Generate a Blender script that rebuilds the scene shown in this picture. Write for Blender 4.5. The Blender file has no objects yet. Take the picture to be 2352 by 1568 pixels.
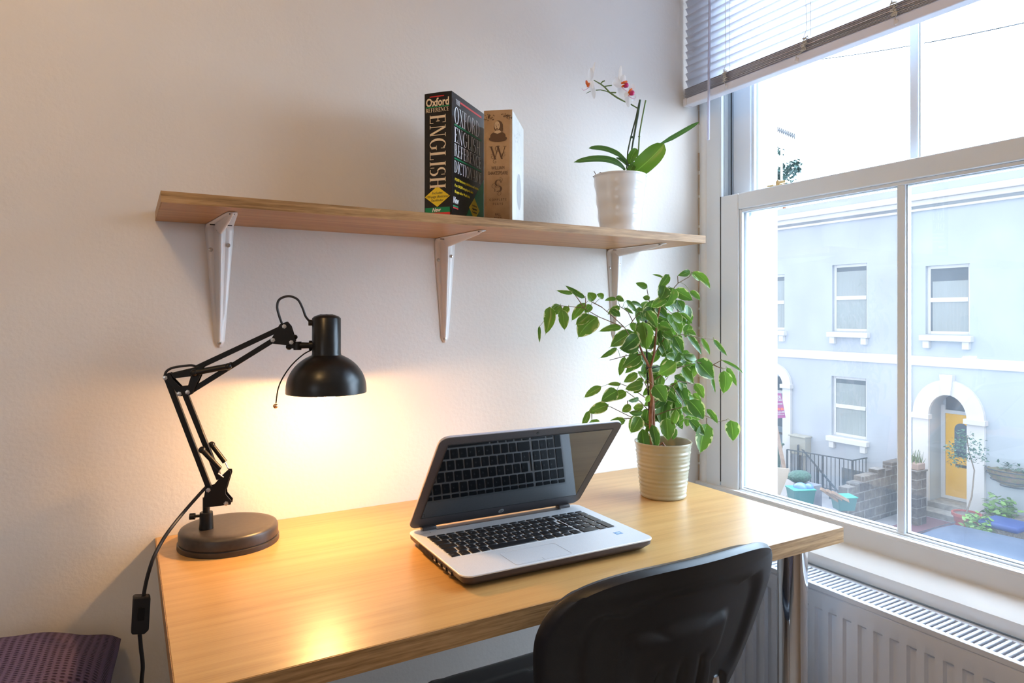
import bpy, bmesh, math, random
from mathutils import Vector as V, Matrix

S = bpy.context.scene
COL = S.collection
random.seed(7)
rad = math.radians

# ------------------------------------------------------------------ camera
CAM = V((-.047, -1.448, 1.163)); YAW = rad(29.91); FPX = 1535.7; HY = 726.0
cd = bpy.data.cameras.new('camera'); cam = bpy.data.objects.new('camera', cd); COL.objects.link(cam)
cam.location = CAM; cam.rotation_euler = (rad(90), 0, -YAW)
cd.sensor_width = 36; cd.lens = 36*FPX/2352; cd.shift_y = -(784-HY)/2352
cd.clip_start = .02; cd.clip_end = 300
S.camera = cam

# ------------------------------------------------------------------ light
S.view_settings.view_transform = 'Standard'; S.view_settings.look = 'None'
S.view_settings.exposure = 0; S.view_settings.gamma = 1; S.view_settings.use_curve_mapping = False
SKY = 17.0; SKY_LOW = 2.4
w = bpy.data.worlds.new('sky'); S.world = w; w.use_nodes = True
# thin bright overcast: the sun stands behind the cloud over the far houses (+x), so that side of the sky is the brightest
bg = w.node_tree.nodes['Background']; nt = w.node_tree
_tc = nt.nodes.new('ShaderNodeTexCoord'); _dp = nt.nodes.new('ShaderNodeVectorMath'); _dp.operation = 'DOT_PRODUCT'
nt.links.new(_tc.outputs['Generated'], _dp.inputs[0]); _dp.inputs[1].default_value = (.88, .05, .47)
_mr = nt.nodes.new('ShaderNodeMapRange'); _mr.interpolation_type = 'SMOOTHSTEP'; nt.links.new(_dp.outputs['Value'], _mr.inputs[0])
_mr.inputs[1].default_value = .05; _mr.inputs[2].default_value = .9; _mr.inputs[3].default_value = SKY_LOW; _mr.inputs[4].default_value = SKY
nt.links.new(_mr.outputs[0], bg.inputs[1])
_mc = nt.nodes.new('ShaderNodeMix'); _mc.data_type = 'RGBA'; nt.links.new(_dp.outputs['Value'], _mc.inputs[0]); _mc.clamp_factor = True
_mc.inputs[6].default_value = (.93, .95, 1, 1); _mc.inputs[7].default_value = (.58, .78, 1, 1); nt.links.new(_mc.outputs[2], bg.inputs[0])
LAMP_E = 560.0       # desk lamp bulb
PEND_E = 70.0       # pendant globe
WARM = (1, .54, .20); PWARM = (1, .62, .26)
pl = bpy.data.lights.new('window_portal', 'AREA'); pl.shape = 'RECTANGLE'; pl.size = 1.05; pl.size_y = 1.9
pl.cycles.is_portal = True
po = bpy.data.objects.new('window_portal', pl); COL.objects.link(po)
po.location = (1.56, -.6, 1.6); po.rotation_euler = (0, rad(90), 0)
pl.size, pl.size_y = 1.9, 1.05
pl2 = bpy.data.lights.new('added_window_portal', 'AREA'); pl2.shape = 'RECTANGLE'; pl2.size = 1.3; pl2.size_y = 1.4; pl2.cycles.is_portal = True  # portal for the added, unseen window that supplies fill light
po2 = bpy.data.objects.new('added_window_portal', pl2); COL.objects.link(po2); po2.location = (-2.39, -2.6, 1.55); po2.rotation_euler = (0, rad(-90), 0)

# ------------------------------------------------------------------ pixel -> place
FW = V((math.sin(YAW), math.cos(YAW), 0)); RT = V((math.cos(YAW), -math.sin(YAW), 0))
def ray(px, py): return FW + RT*((px-1176)/FPX) + V((0, 0, -(py-HY)/FPX))
def onz(px, py, z): d = ray(px, py); return CAM + d*((z-CAM.z)/d.z)
def ony(px, py, y): d = ray(px, py); return CAM + d*((y-CAM.y)/d.y)
def onx(px, py, x): d = ray(px, py); return CAM + d*((x-CAM.x)/d.x)
def onD(px, py, D): return CAM + ray(px, py)*D

# ------------------------------------------------------------------ materials
def mat(name, col=(.8, .8, .8), rough=.5, metal=0, coat=0, spec=.5, emit=None, es=0, trans=0, alpha=None):
    m = bpy.data.materials.new(name); m.use_nodes = True
    b = m.node_tree.nodes['Principled BSDF']
    b.inputs['Base Color'].default_value = (*col, 1); b.inputs['Roughness'].default_value = rough
    b.inputs['Metallic'].default_value = metal; b.inputs['Coat Weight'].default_value = coat
    b.inputs['Specular IOR Level'].default_value = spec
    if emit: b.inputs['Emission Color'].default_value = (*emit, 1); b.inputs['Emission Strength'].default_value = es
    return m
def nd(m, t, **k):
    n = m.node_tree.nodes.new(t)
    for a, v in k.items(): setattr(n, a, v)
    return n
def lk(m, a, b): m.node_tree.links.new(a, b)
def coords(m, scale=(1, 1, 1), kind='Object'):
    tc = nd(m, 'ShaderNodeTexCoord'); mp = nd(m, 'ShaderNodeMapping'); mp.inputs['Scale'].default_value = scale
    lk(m, tc.outputs[kind], mp.inputs[0]); return mp.outputs[0]
def noise(m, vec, scale, detail=3, rough=.5):
    n = nd(m, 'ShaderNodeTexNoise'); n.inputs['Scale'].default_value = scale
    n.inputs['Detail'].default_value = detail; n.inputs['Roughness'].default_value = rough
    lk(m, vec, n.inputs['Vector']); return n.outputs['Fac']
def ramp(m, fac, stops):
    r = nd(m, 'ShaderNodeValToRGB'); e = r.color_ramp.elements
    while len(e) < len(stops): e.new(.5)
    for i, (p, c) in enumerate(stops): e[i].position = p; e[i].color = (*c, 1)
    lk(m, fac, r.inputs[0]); return r.outputs[0]
def bump(m, h, s, d=.001):
    b = nd(m, 'ShaderNodeBump'); b.inputs['Strength'].default_value = s; b.inputs['Distance'].default_value = d
    lk(m, h, b.inputs['Height']); lk(m, b.outputs[0], m.node_tree.nodes['Principled BSDF'].inputs['Normal'])
def setc(m, c): lk(m, c, m.node_tree.nodes['Principled BSDF'].inputs['Base Color'])
def noisy(name, c0, c1, scale=30, rough=.6, bs=0, bd=.001, bscale=None, **k):
    m = mat(name, c0, rough, **k); v = coords(m)
    setc(m, ramp(m, noise(m, v, scale), [(.35, c0), (.65, c1)]))
    if bs: bump(m, noise(m, v, bscale or scale*3, 4), bs, bd)
    return m
def wood(name, c0, c1, c2, rough=.38, gs=1, fine=1, coat=0):
    m = mat(name, c0, rough, coat=coat); v = coords(m, (.55*gs, 16*gs, 16*gs))
    a = noise(m, v, 3.2, 5, .6)
    v2 = coords(m, (9*gs, 330*fine, 330*fine)); b = noise(m, v2, 1.2, 2, .5)
    mx = nd(m, 'ShaderNodeMath', operation='MULTIPLY_ADD'); lk(m, b, mx.inputs[0]); mx.inputs[1].default_value = .38
    lk(m, a, mx.inputs[2])
    setc(m, ramp(m, mx.outputs[0], [(.50, c0), (.68, c1), (.86, c2)]))
    m.node_tree.nodes['Principled BSDF'].inputs['Coat Roughness'].default_value = .3
    bump(m, b, .10, .0006)
    return m

M = {}
M['wall'] = noisy('painted_plaster', (.71, .685, .655), (.735, .71, .68), 3, .75, .4, .0016, 110)
M['ceiling'] = mat('ceiling_paint', (.82, .80, .77), .8)
M['floor'] = noisy('floor_carpet', (.30, .25, .21), (.36, .30, .25), 40, .95, .5, .004, 300)
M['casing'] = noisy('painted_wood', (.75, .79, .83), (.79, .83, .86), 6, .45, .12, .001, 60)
M['sill'] = noisy('painted_sill', (.78, .77, .75), (.83, .82, .80), 4, .5, .15, .001, 30)
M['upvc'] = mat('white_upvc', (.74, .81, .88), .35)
M['upvc_line'] = mat('dark_seal', (.03, .035, .045), .5)
M['upvc_grey'] = mat('grey_track', (.42, .46, .48), .4)
M['desk'] = wood('beech_veneer', (.54, .32, .115), (.50, .285, .098), (.43, .235, .075), .34, 1, 1, .25)
M['edge'] = wood('oak_edging', (.48, .29, .13), (.36, .20, .08), (.22, .115, .04), .45, 3.2, .9)
M['shelf'] = wood('oak_veneer', (.47, .26, .10), (.40, .21, .075), (.31, .15, .05), .42)
M['bracket'] = mat('white_enamel', (.74, .72, .71), .3)
M['chrome'] = mat('chrome', (.80, .80, .82), .07, 1)
M['steel'] = mat('screw_steel', (.62, .60, .57), .28, 1)
M['black'] = mat('black_satin_metal', (.006, .0055, .0055), .34, spec=.35)
M['lampshade'] = noisy('black_satin_shade', (.006, .0055, .005), (.008, .0075, .007), 90, .30, spec=.42)
M['inner'] = mat('shade_lining', (.75, .72, .68), .4)
M['rubber'] = mat('black_rubber', (.012, .011, .013), .5)
M['bulb'] = mat('lit_bulb', (1, .8, .5), .4, emit=WARM, es=LAMP_E)
M['globe'] = mat('lit_globe', (1, .8, .5), .4, emit=PWARM, es=PEND_E)
M['brassbead'] = mat('bead', (.55, .36, .24), .22, 1)
M['brass'] = mat('brass', (.72, .55, .30), .3, 1)
M['baseplate'] = noisy('lamp_base_enamel', (.030, .024, .021), (.04, .032, .028), 120, .38)

def glass_mat():
    m = bpy.data.materials.new('window_glass'); m.use_nodes = True; nt = m.node_tree; nt.nodes.clear()
    out = nd(m, 'ShaderNodeOutputMaterial'); tr = nd(m, 'ShaderNodeBsdfTransparent'); tr.inputs[0].default_value = (.97, .985, .985, 1)
    gl = nd(m, 'ShaderNodeBsdfGlossy'); gl.inputs['Roughness'].default_value = .02
    lw = nd(m, 'ShaderNodeLayerWeight'); lw.inputs[0].default_value = .5       # Schlick reflectance, the same from both sides
    p5 = nd(m, 'ShaderNodeMath', operation='POWER'); lk(m, lw.outputs['Facing'], p5.inputs[0]); p5.inputs[1].default_value = 5
    sc = nd(m, 'ShaderNodeMath', operation='MULTIPLY_ADD'); lk(m, p5.outputs[0], sc.inputs[0]); sc.inputs[1].default_value = .92; sc.inputs[2].default_value = .06
    mx = nd(m, 'ShaderNodeMixShader'); lk(m, sc.outputs[0], mx.inputs[0]); lk(m, tr.outputs[0], mx.inputs[1]); lk(m, gl.outputs[0], mx.inputs[2])
    # dried dust and spray, thick along the bottom edge of the pane
    df = nd(m, 'ShaderNodeBsdfTranslucent'); df.inputs[0].default_value = (.95, .97, 1, 1)
    v = coords(m); n = noise(m, v, 260, 3, .6); n2 = noise(m, v, 9, 3)
    sp = nd(m, 'ShaderNodeSeparateXYZ'); lk(m, v, sp.inputs[0])
    mr = nd(m, 'ShaderNodeMapRange'); mr.inputs[1].default_value = .66; mr.inputs[2].default_value = .86; mr.inputs[3].default_value = 1; mr.inputs[4].default_value = 0
    lk(m, sp.outputs[2], mr.inputs[0])
    p = nd(m, 'ShaderNodeMath', operation='POWER'); lk(m, mr.outputs[0], p.inputs[0]); p.inputs[1].default_value = 2.2
    q = nd(m, 'ShaderNodeMath', operation='MULTIPLY'); lk(m, p.outputs[0], q.inputs[0]); lk(m, n2, q.inputs[1])
    q2 = nd(m, 'ShaderNodeMath', operation='MULTIPLY_ADD'); lk(m, q.outputs[0], q2.inputs[0]); q2.inputs[1].default_value = .05
    sr = nd(m, 'ShaderNodeMapRange'); sr.inputs[1].default_value = .60; sr.inputs[2].default_value = .75; sr.inputs[3].default_value = .0; sr.inputs[4].default_value = .010
    lk(m, n, sr.inputs[0]); lk(m, sr.outputs[0], q2.inputs[2])
    m2 = nd(m, 'ShaderNodeMixShader'); lk(m, q2.outputs[0], m2.inputs[0]); lk(m, mx.outputs[0], m2.inputs[1]); lk(m, df.outputs[0], m2.inputs[2])
    lk(m, m2.outputs[0], out.inputs[0]); return m
M['glass'] = glass_mat()

def trans_mat(name, col, tcol, fac, rough=.5):
    m = mat(name, col, rough); nt = m.node_tree; b = nt.nodes['Principled BSDF']; o = nt.nodes['Material Output']
    t = nd(m, 'ShaderNodeBsdfTranslucent'); t.inputs[0].default_value = (*tcol, 1)
    x = nd(m, 'ShaderNodeMixShader'); x.inputs[0].default_value = fac
    lk(m, b.outputs[0], x.inputs[1]); lk(m, t.outputs[0], x.inputs[2]); lk(m, x.outputs[0], o.inputs[0]); m['_t'] = t.name
    return m
M['slat'] = trans_mat('blind_slat', (.84, .84, .88), (.92, .94, 1), .64, .4)
M['rail'] = trans_mat('blind_rail', (.78, .78, .83), (.8, .8, .9), .12, .4)
M['cord'] = mat('blind_cord', (.62, .60, .56), .8)
M['wand'] = trans_mat('clear_wand', (.55, .56, .66), (.8, .8, .9), .35, .15)

# ------------------------------------------------------------------ mesh collector
class MB:
    def __init__(s): s.v = []; s.f = []; s.uv = {}; s.mi = []; s.cur = 0; s.rnd = []
    def face(s, idx, uv=None):
        s.f.append(tuple(idx)); s.mi.append(s.cur)
        if uv: s.uv[len(s.f)-1] = uv
    def box(s, a, b, mtx=None):
        x0, y0, z0 = [min(a[i], b[i]) for i in range(3)]; x1, y1, z1 = [max(a[i], b[i]) for i in range(3)]
        n = len(s.v); P = [V(p) for p in ((x0, y0, z0), (x1, y0, z0), (x1, y1, z0), (x0, y1, z0), (x0, y0, z1), (x1, y0, z1), (x1, y1, z1), (x0, y1, z1))]
        if mtx: P = [mtx @ p for p in P]
        s.v += P
        for q in ((0, 3, 2, 1), (4, 5, 6, 7), (0, 1, 5, 4), (1, 2, 6, 5), (2, 3, 7, 6), (3, 0, 4, 7)): s.face([n+i for i in q])
    def bar(s, p, q, w, h, up=(0, 0, 1)):
        p, q = V(p), V(q); d = (q-p); L = d.length; d.normalize(); up = V(up)
        sd = d.cross(up)
        if sd.length < 1e-4: sd = d.cross(V((1, 0, 0)))
        sd.normalize(); u = sd.cross(d)
        m = Matrix((sd, d, u)).transposed().to_4x4(); m.translation = p
        s.box((-w/2, 0, -h/2), (w/2, L, h/2), m)
    def tube(s, pts, r, seg=10, cap=True):
        pts = [V(p) for p in pts]; R = r if isinstance(r, (list, tuple)) else [r]*len(pts); n0 = len(s.v); T = []
        for i in range(len(pts)):
            a = pts[max(i-1, 0)]; b = pts[min(i+1, len(pts)-1)]; T.append((b-a).normalized())
        ref = T[0].orthogonal().normalized()
        for i, p in enumerate(pts):
            ref = (ref - T[i]*ref.dot(T[i])).normalized(); bi = T[i].cross(ref)
            for k in range(seg):
                a = 2*math.pi*k/seg; s.v.append(p + (ref*math.cos(a)+bi*math.sin(a))*R[i])
        for i in range(len(pts)-1):
            for k in range(seg):
                a = n0+i*seg+k; b = n0+i*seg+(k+1) % seg; s.face((a, b, b+seg, a+seg))
        if cap:
            s.face([n0+k for k in range(seg)][::-1]); s.face([n0+(len(pts)-1)*seg+k for k in range(seg)])
    def lathe(s, prof, c, axis=(0, 0, 1), seg=48, close=False):
        c = V(c); ax = V(axis).normalized(); a1 = ax.orthogonal().normalized(); a2 = ax.cross(a1); n0 = len(s.v); n = len(prof)
        for r, h in prof:
            for k in range(seg):
                a = 2*math.pi*k/seg; s.v.append(c + ax*h + (a1*math.cos(a)+a2*math.sin(a))*r)
        for i in range(n-1):
            for k in range(seg):
                a = n0+i*seg+k; b = n0+i*seg+(k+1) % seg; s.face((a, b, b+seg, a+seg))
        if prof[0][0] > 1e-6 and not close: s.face([n0+k for k in range(seg)][::-1])
        if prof[-1][0] > 1e-6 and not close: s.face([n0+(n-1)*seg+k for k in range(seg)])
    def cyl(s, p, q, r, r2=None, seg=20):
        p, q = V(p), V(q); L = (q-p).length; s.lathe([(r, 0), (r if r2 is None else r2, L)], p, (q-p), seg)
    def ball(s, c, r, sc=(1, 1, 1), seg=20, rings=12, mtx=None):
        n0 = len(s.v); c = V(c)
        for i in range(rings+1):
            t = math.pi*i/rings
            for k in range(seg):
                a = 2*math.pi*k/seg; p = V((r*sc[0]*math.sin(t)*math.cos(a), r*sc[1]*math.sin(t)*math.sin(a), r*sc[2]*math.cos(t)))
                if mtx: p = mtx @ p
                s.v.append(c+p)
        for i in range(rings):
            for k in range(seg):
                a = n0+i*seg+k; b = n0+i*seg+(k+1) % seg; s.face((a, a+seg, b+seg, b))
    def prism(s, poly, d, mtx=None):   # poly: list of 3D points, d: extrusion vector
        P = [V(p) for p in poly]; d = V(d); n = len(P); n0 = len(s.v); Q = P+[p+d for p in P]
        if mtx: Q = [mtx @ p for p in Q]
        s.v += Q; s.face([n0+i for i in range(n)][::-1]); s.face([n0+n+i for i in range(n)])
        for i in range(n): j = (i+1) % n; s.face((n0+i, n0+j, n0+n+j, n0+n+i))
    def grid(s, fn, nu, nv, uvf=None, closeu=False):
        n0 = len(s.v)
        for j in range(nv+1):
            for i in range(nu+1): s.v.append(V(fn(i/nu, j/nv)))
        for j in range(nv):
            for i in range(nu):
                a = n0+j*(nu+1)+i; q = (a, a+1, a+nu+2, a+nu+1)
                uv = [(i/nu, j/nv), ((i+1)/nu, j/nv), ((i+1)/nu, (j+1)/nv), (i/nu, (j+1)/nv)]
                if uvf: uv = [uvf(*t) for t in uv]
                s.face(q, uv)
    def build(s, name, material, parent=None, bevel=0, seg=2, sharp=35, weld=False, kind=None, label=None, fixn=True):
        me = bpy.data.meshes.new(name); off = V((0, 0, 0))
        if parent is not None:
            q = parent
            while q is not None: off += q.location; q = q.parent
        me.from_pydata([tuple(p-off) for p in s.v], [], s.f)
        mats = material if isinstance(material, list) else [material]
        for mm in mats: me.materials.append(mm)
        if len(mats) > 1:
            for i, p in enumerate(me.polygons): p.material_index = s.mi[i]
        if s.uv:
            ul = me.uv_layers.new(name='UVMap')
            for fi, uv in s.uv.items():
                for k, li in enumerate(me.polygons[fi].loop_indices): ul.data[li].uv = uv[k]
        if s.rnd:
            at = me.attributes.new('rnd', 'FLOAT', 'FACE')
            for i in range(len(me.polygons)): at.data[i].value = s.rnd[i] if i < len(s.rnd) else 0
        if fixn and not s.uv:
            bm = bmesh.new(); bm.from_mesh(me)
            if weld: bmesh.ops.remove_doubles(bm, verts=bm.verts, dist=1e-5)
            bmesh.ops.recalc_face_normals(bm, faces=bm.faces); bm.to_mesh(me); bm.free()
        for p in me.polygons: p.use_smooth = True
        me.set_sharp_from_angle(angle=rad(sharp))
        o = bpy.data.objects.new(name, me); COL.objects.link(o)
        if parent is not None: o.parent = parent
        if bevel:
            b = o.modifiers.new('bevel', 'BEVEL'); b.width = bevel; b.segments = seg; b.limit_method = 'ANGLE'; b.angle_limit = rad(40)
            b.harden_normals = False
        if kind: o['kind'] = kind
        if label: o['label'] = label
        return o

def empty(name, loc): o = bpy.data.objects.new(name, None); o.empty_display_size = .05; COL.objects.link(o); o.location = loc; return o
def tag(o, label, cat, group=None, kind=None):
    o['label'] = label; o['category'] = cat
    if group: o['group'] = group
    if kind: o['kind'] = kind
    return o
def thing(name, loc, label, cat, group=None): return tag(empty(name, loc), label, cat, group)
def struct(o): o['kind'] = 'structure'; return o
def bx(name, a, b, m, parent=None, bevel=0): mb = MB(); mb.box(a, b); return mb.build(name, m, parent, bevel)

def text(s, size, mtx, width=None, shear=0, align='CENTER', bold=0, ext=.0001):
    """vertices and faces of a piece of writing, laid on plane mtx (x right, y up, z out)"""
    cu = bpy.data.curves.new('t', 'FONT'); cu.body = s; cu.size = size; cu.align_x = align; cu.shear = shear; cu.offset = bold; cu.extrude = ext
    cu.resolution_u = 3
    o = bpy.data.objects.new('t', cu); COL.objects.link(o); bpy.context.view_layer.update()
    me = bpy.data.meshes.new_from_object(o.evaluated_get(bpy.context.evaluated_depsgraph_get()))
    P = [v.co.copy() for v in me.vertices]; F = [tuple(p.vertices) for p in me.polygons]
    bpy.data.objects.remove(o); bpy.data.curves.remove(cu); bpy.data.meshes.remove(me)
    if width and P:
        xs = [p.x for p in P]; k = width/max(max(xs)-min(xs), 1e-6)
        for p in P: p.x *= k
    return [mtx @ p for p in P], F
def addtext(mb, *a, **k):
    P, F = text(*a, **k); n = len(mb.v); mb.v += P
    for f in F: mb.face([n+i for i in f])

# ---- a small set of serif capitals drawn as strokes (unit height) for the book lettering
def serif(mb, word, mtx, h, width, ext=.0003, gap=.10):
    TK, TN, SR = .15, .045, .06
    G = {}
    def R(x0, y0, x1, y1): return ('r', x0, y0, x1, y1)
    def st(x, y0=0, y1=1): return [R(x, y0, x+TK, y1), R(x-SR, y0, x+TK+SR, y0+.035), R(x-SR, y1-.035, x+TK+SR, y1)]
    def A(cx, cy, rx, ry, a0, a1, w=TK, t=TN): return ('a', cx, cy, rx, ry, a0, a1, w, t)
    def D(x0, y0, x1, y1, w): return ('d', x0, y0, x1, y1, w)
    G['I'] = (st(.06), .27); G['E'] = (st(.06)+[R(.1, 0, .52, TN), R(.1, 1-TN, .5, 1), R(.1, .49, .4, .49+TN), R(.48, 0, .52, .22), R(.46, .8, .5, 1), R(.37, .4, .41, .62)], .58)
    G['F'] = (st(.06)+[R(.1, 1-TN, .5, 1), R(.1, .49, .4, .49+TN), R(.46, .8, .5, 1), R(.37, .4, .41, .62)], .54)
    G['L'] = (st(.06)+[R(.1, 0, .5, TN), R(.46, 0, .5, .24)], .56)
    G['H'] = (st(.06)+st(.48)+[R(.1, .49, .6, .49+TN)], .70)
    G['N'] = ([R(.09, 0, .09+TN, 1), R(.0, 0, .22, .035), R(.0, .965, .2, 1), R(.58, 0, .58+TN, 1), R(.48, .965, .72, 1), D(.06, 1, .52, 0, .13)], .74)
    G['T'] = (st(.24)+[R(0, 1-TN, .63, 1), R(0, .8, .04, 1), R(.59, .8, .63, 1)], .64)
    G['O'] = ([A(.38, .5, .38, .51, 0, 360)], .78); G['C'] = ([A(.38, .5, .38, .51, 48, 312), R(.6, .68, .64, .95)], .68)
    G['G'] = ([A(.38, .5, .38, .51, 48, 318), R(.6, .7, .64, .95), R(.52, 0.1, .52+.13, .42), R(.44, .40, .72, .435)], .74)
    G['D'] = (st(.06)+[A(.2, .5, .5, .5, -90, 90)], .74)
    G['R'] = (st(.06)+[A(.22, .74, .33, .26, -90, 90, .13), D(.3, .5, .55, 0, .15)], .70)
    G['P'] = (st(.06)+[A(.22, .72, .33, .28, -90, 90, .13)], .6)
    G['S'] = ([A(.28, .73, .26, .27, 60, 262, .13), A(.26, .27, .28, .27, -118, 92, .14), R(.44, .72, .48, .96), R(.02, .04, .06, .28)], .56)
    G['A'] = ([D(.33, 1, .05, 0, .045), D(.30, 1, .58, 0, .15), R(.16, .30, .5, .335), R(0, 0, .2, .035), R(.48, 0, .78, .035)], .76)
    G['X'] = ([D(.06, 1, .52, 0, .15), D(.58, 1, .1, 0, .045), R(0, .965, .28, 1), R(.48, .965, .7, 1), R(0, 0, .22, .035), R(.44, 0, .74, .035)], .74)
    G['Y'] = ([D(.04, 1, .28, .45, .14), D(.6, 1, .36, .45, .045), R(.26, 0, .26+TK, .5), R(-.02, .965, .24, 1), R(.5, .965, .7, 1), R(.18, 0, .5, .035)], .7)
    G['W'] = ([D(.05, 1, .3, 0, .10), D(.5, 1, .3, 0, .035), D(.44, 1, .68, 0, .10), D(.9, 1, .68, 0, .035), R(-.02, .97, .2, 1), R(.38, .97, .6, 1), R(.8, .97, 1, 1)], 1.0)
    tot = sum(G[c][1]+gap for c in word)-gap; sx = width/tot; x = 0
    for c in word:
        pr, wd = G[c]
        for p in pr:
            if p[0] == 'r': poly = [(p[1], p[2]), (p[3], p[2]), (p[3], p[4]), (p[1], p[4])]; polys = [poly]
            elif p[0] == 'd':
                _, x0, y0, x1, y1, ww = p; polys = [[(x0, y0), (x0+ww, y0), (x1+ww, y1), (x1, y1)]]
            else:
                _, cx, cy, rx, ry, a0, a1, ww, t = p; polys = []; n = max(6, int(abs(a1-a0)/15))
                for i in range(n):
                    q = []
                    for a, o in ((a0+(a1-a0)*i/n, 1), (a0+(a1-a0)*(i+1)/n, 1), (a0+(a1-a0)*(i+1)/n, 0), (a0+(a1-a0)*i/n, 0)):
                        r = rad(a); kx = rx if o else rx-ww; ky = ry if o else ry-t; q.append((cx+kx*math.cos(r), cy+ky*math.sin(r)))
                    polys.append(q)
            for q in polys:
                n0 = len(mb.v); mb.v += [mtx @ V(((x+a)*sx, b*h, ext)) for a, b in q]; mb.face([n0, n0+1, n0+2, n0+3])
        x += wd+gap
def frame(o, x, y):   # plane matrix from origin, right and up vectors
    x = V(x).normalized(); y = V(y).normalized(); z = x.cross(y); m = Matrix((x, y, z)).transposed().to_4x4(); m.translation = V(o); return m

# ================================================================== ROOM
XW = 1.427                                     # inner plane of the window wall
XL, YF, ZC = -2.3, -3.6, 2.55
struct(bx('wall_back', (XL-.1, 0, -.1), (1.72, .12, ZC+.1), M['wall']))
struct(bx('wall_front', (XL, YF-.1, 0), (XW, YF, ZC), M['wall']))
mb = MB(); mb.box((XL-.1, YF, 0), (XL, -3.3, ZC)); mb.box((XL-.1, -1.9, 0), (XL, 0, ZC)); mb.box((XL-.1, -3.3, 0), (XL, -1.9, .9)); mb.box((XL-.1, -3.3, 2.2), (XL, -1.9, ZC))
struct(mb.build('wall_left', M['wall']))
mb = MB()       # unseen window added behind the camera for neutral fill light
for a, c in (((-3.3, .9), (-3.24, 2.2)), ((-1.96, .9), (-1.9, 2.2)), ((-3.24, .9), (-1.96, .96)), ((-3.24, 2.14), (-1.96, 2.2)), ((-2.63, .96), (-2.57, 2.14))): mb.box((XL-.08, a[0], a[1]), (XL-.03, c[0], c[1]))
struct(mb.build('added_window', M['upvc']))
struct(bx('floor', (XL-.1, YF-.1, -.12), (1.7, 0, 0), M['floor']))
struct(bx('ceiling', (XL-.1, YF-.1, ZC), (1.7, 0, ZC+.12), M['ceiling']))
M['render'] = noisy('white_render', (.62, .64, .65), (.68, .70, .70), 5, .85, .3, .002, 60)
mb = MB()                                      # inner leaf round the opening and outer leaf with its reveal
mb.box((1.40, -3.6, 0), (1.70, -.06, .56)); mb.box((XW, -3.6, .56), (1.70, -1.14, ZC)); mb.box((XW, -1.14, 2.42), (1.70, 0, ZC))
mb.box((1.40, -.06, 0), (1.70, 0, .56))
struct(mb.build('wall_right', M['wall']))
mb = MB(); mb.box((1.56, -.060, .55), (1.702, 0, 2.5)); mb.box((1.56, -1.14, 2.40), (1.702, -.06, 2.5)); mb.box((1.56, -1.2, .55), (1.702, -1.135, 2.5))
mb.box((1.56, -1.14, .50), (1.76, -.06, .565))
struct(mb.build('trim_3', M['render']))       # outer reveal and stone sill
# casing between wall and sash: moulded strip, full height
prof = [(1.47, 0), (1.436, 0), (1.430, -.003), (1.423, -.012), (1.421, -.022), (1.425, -.031), (1.434, -.036), (1.434, -.083), (1.47, -.083)]
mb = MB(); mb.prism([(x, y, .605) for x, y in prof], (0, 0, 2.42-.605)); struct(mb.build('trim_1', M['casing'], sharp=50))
# hairline crack of old filler in the corner
mb = MB(); z = .62
while z < 2.2:
    l = random.uniform(.02, .09)
    if random.random() < .8: mb.box((XW-.0030+random.uniform(-.001, .001), -.0035, z), (XW+.006, -.0008, z+l))
    z += l+random.uniform(.002, .012)
struct(mb.build('trim_4', mat('old_filler', (.50, .42, .35), .9)))

# sill mouldings under the window (apron, sloping ledge, nosing, wall below)
mb = MB()
pf = [(1.43, .6765), (1.4125, .6765), (1.412, .632), (1.398, .629), (1.365, .6095), (1.358, .604), (1.3565, .594), (1.359, .585), (1.3615, .577), (1.43, .577)]
mb.prism([(x, 0, z) for x, z in pf], (0, -3.3, 0)); struct(mb.build('trim_2', M['sill'], sharp=28))

# ---------------- sliding sash window
wn = empty('window_1', (XW, -.6, .66)); struct(wn)
WY0, WY1, WZ1 = -.083, -1.115, 2.40
fr = MB()
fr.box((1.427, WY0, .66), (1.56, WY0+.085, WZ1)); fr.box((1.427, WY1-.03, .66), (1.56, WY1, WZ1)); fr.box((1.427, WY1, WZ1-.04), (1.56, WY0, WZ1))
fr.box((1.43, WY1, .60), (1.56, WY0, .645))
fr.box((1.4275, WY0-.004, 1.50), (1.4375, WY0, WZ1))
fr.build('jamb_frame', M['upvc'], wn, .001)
tk = MB(); tk.box((1.441, WY0-.003, 1.50), (1.456, WY0, WZ1-.04)); tk.build('balance_track', M['upvc_grey'], wn)
tk = MB(); tk.box((1.4705, WY0-.002, 1.46), (1.4735, WY0, WZ1-.04)); tk.box((1.4255, WY0-.0035, .69), (1.428, WY0-.0015, 1.505)); tk.build('seal_strip', M['upvc_line'], wn)
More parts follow.
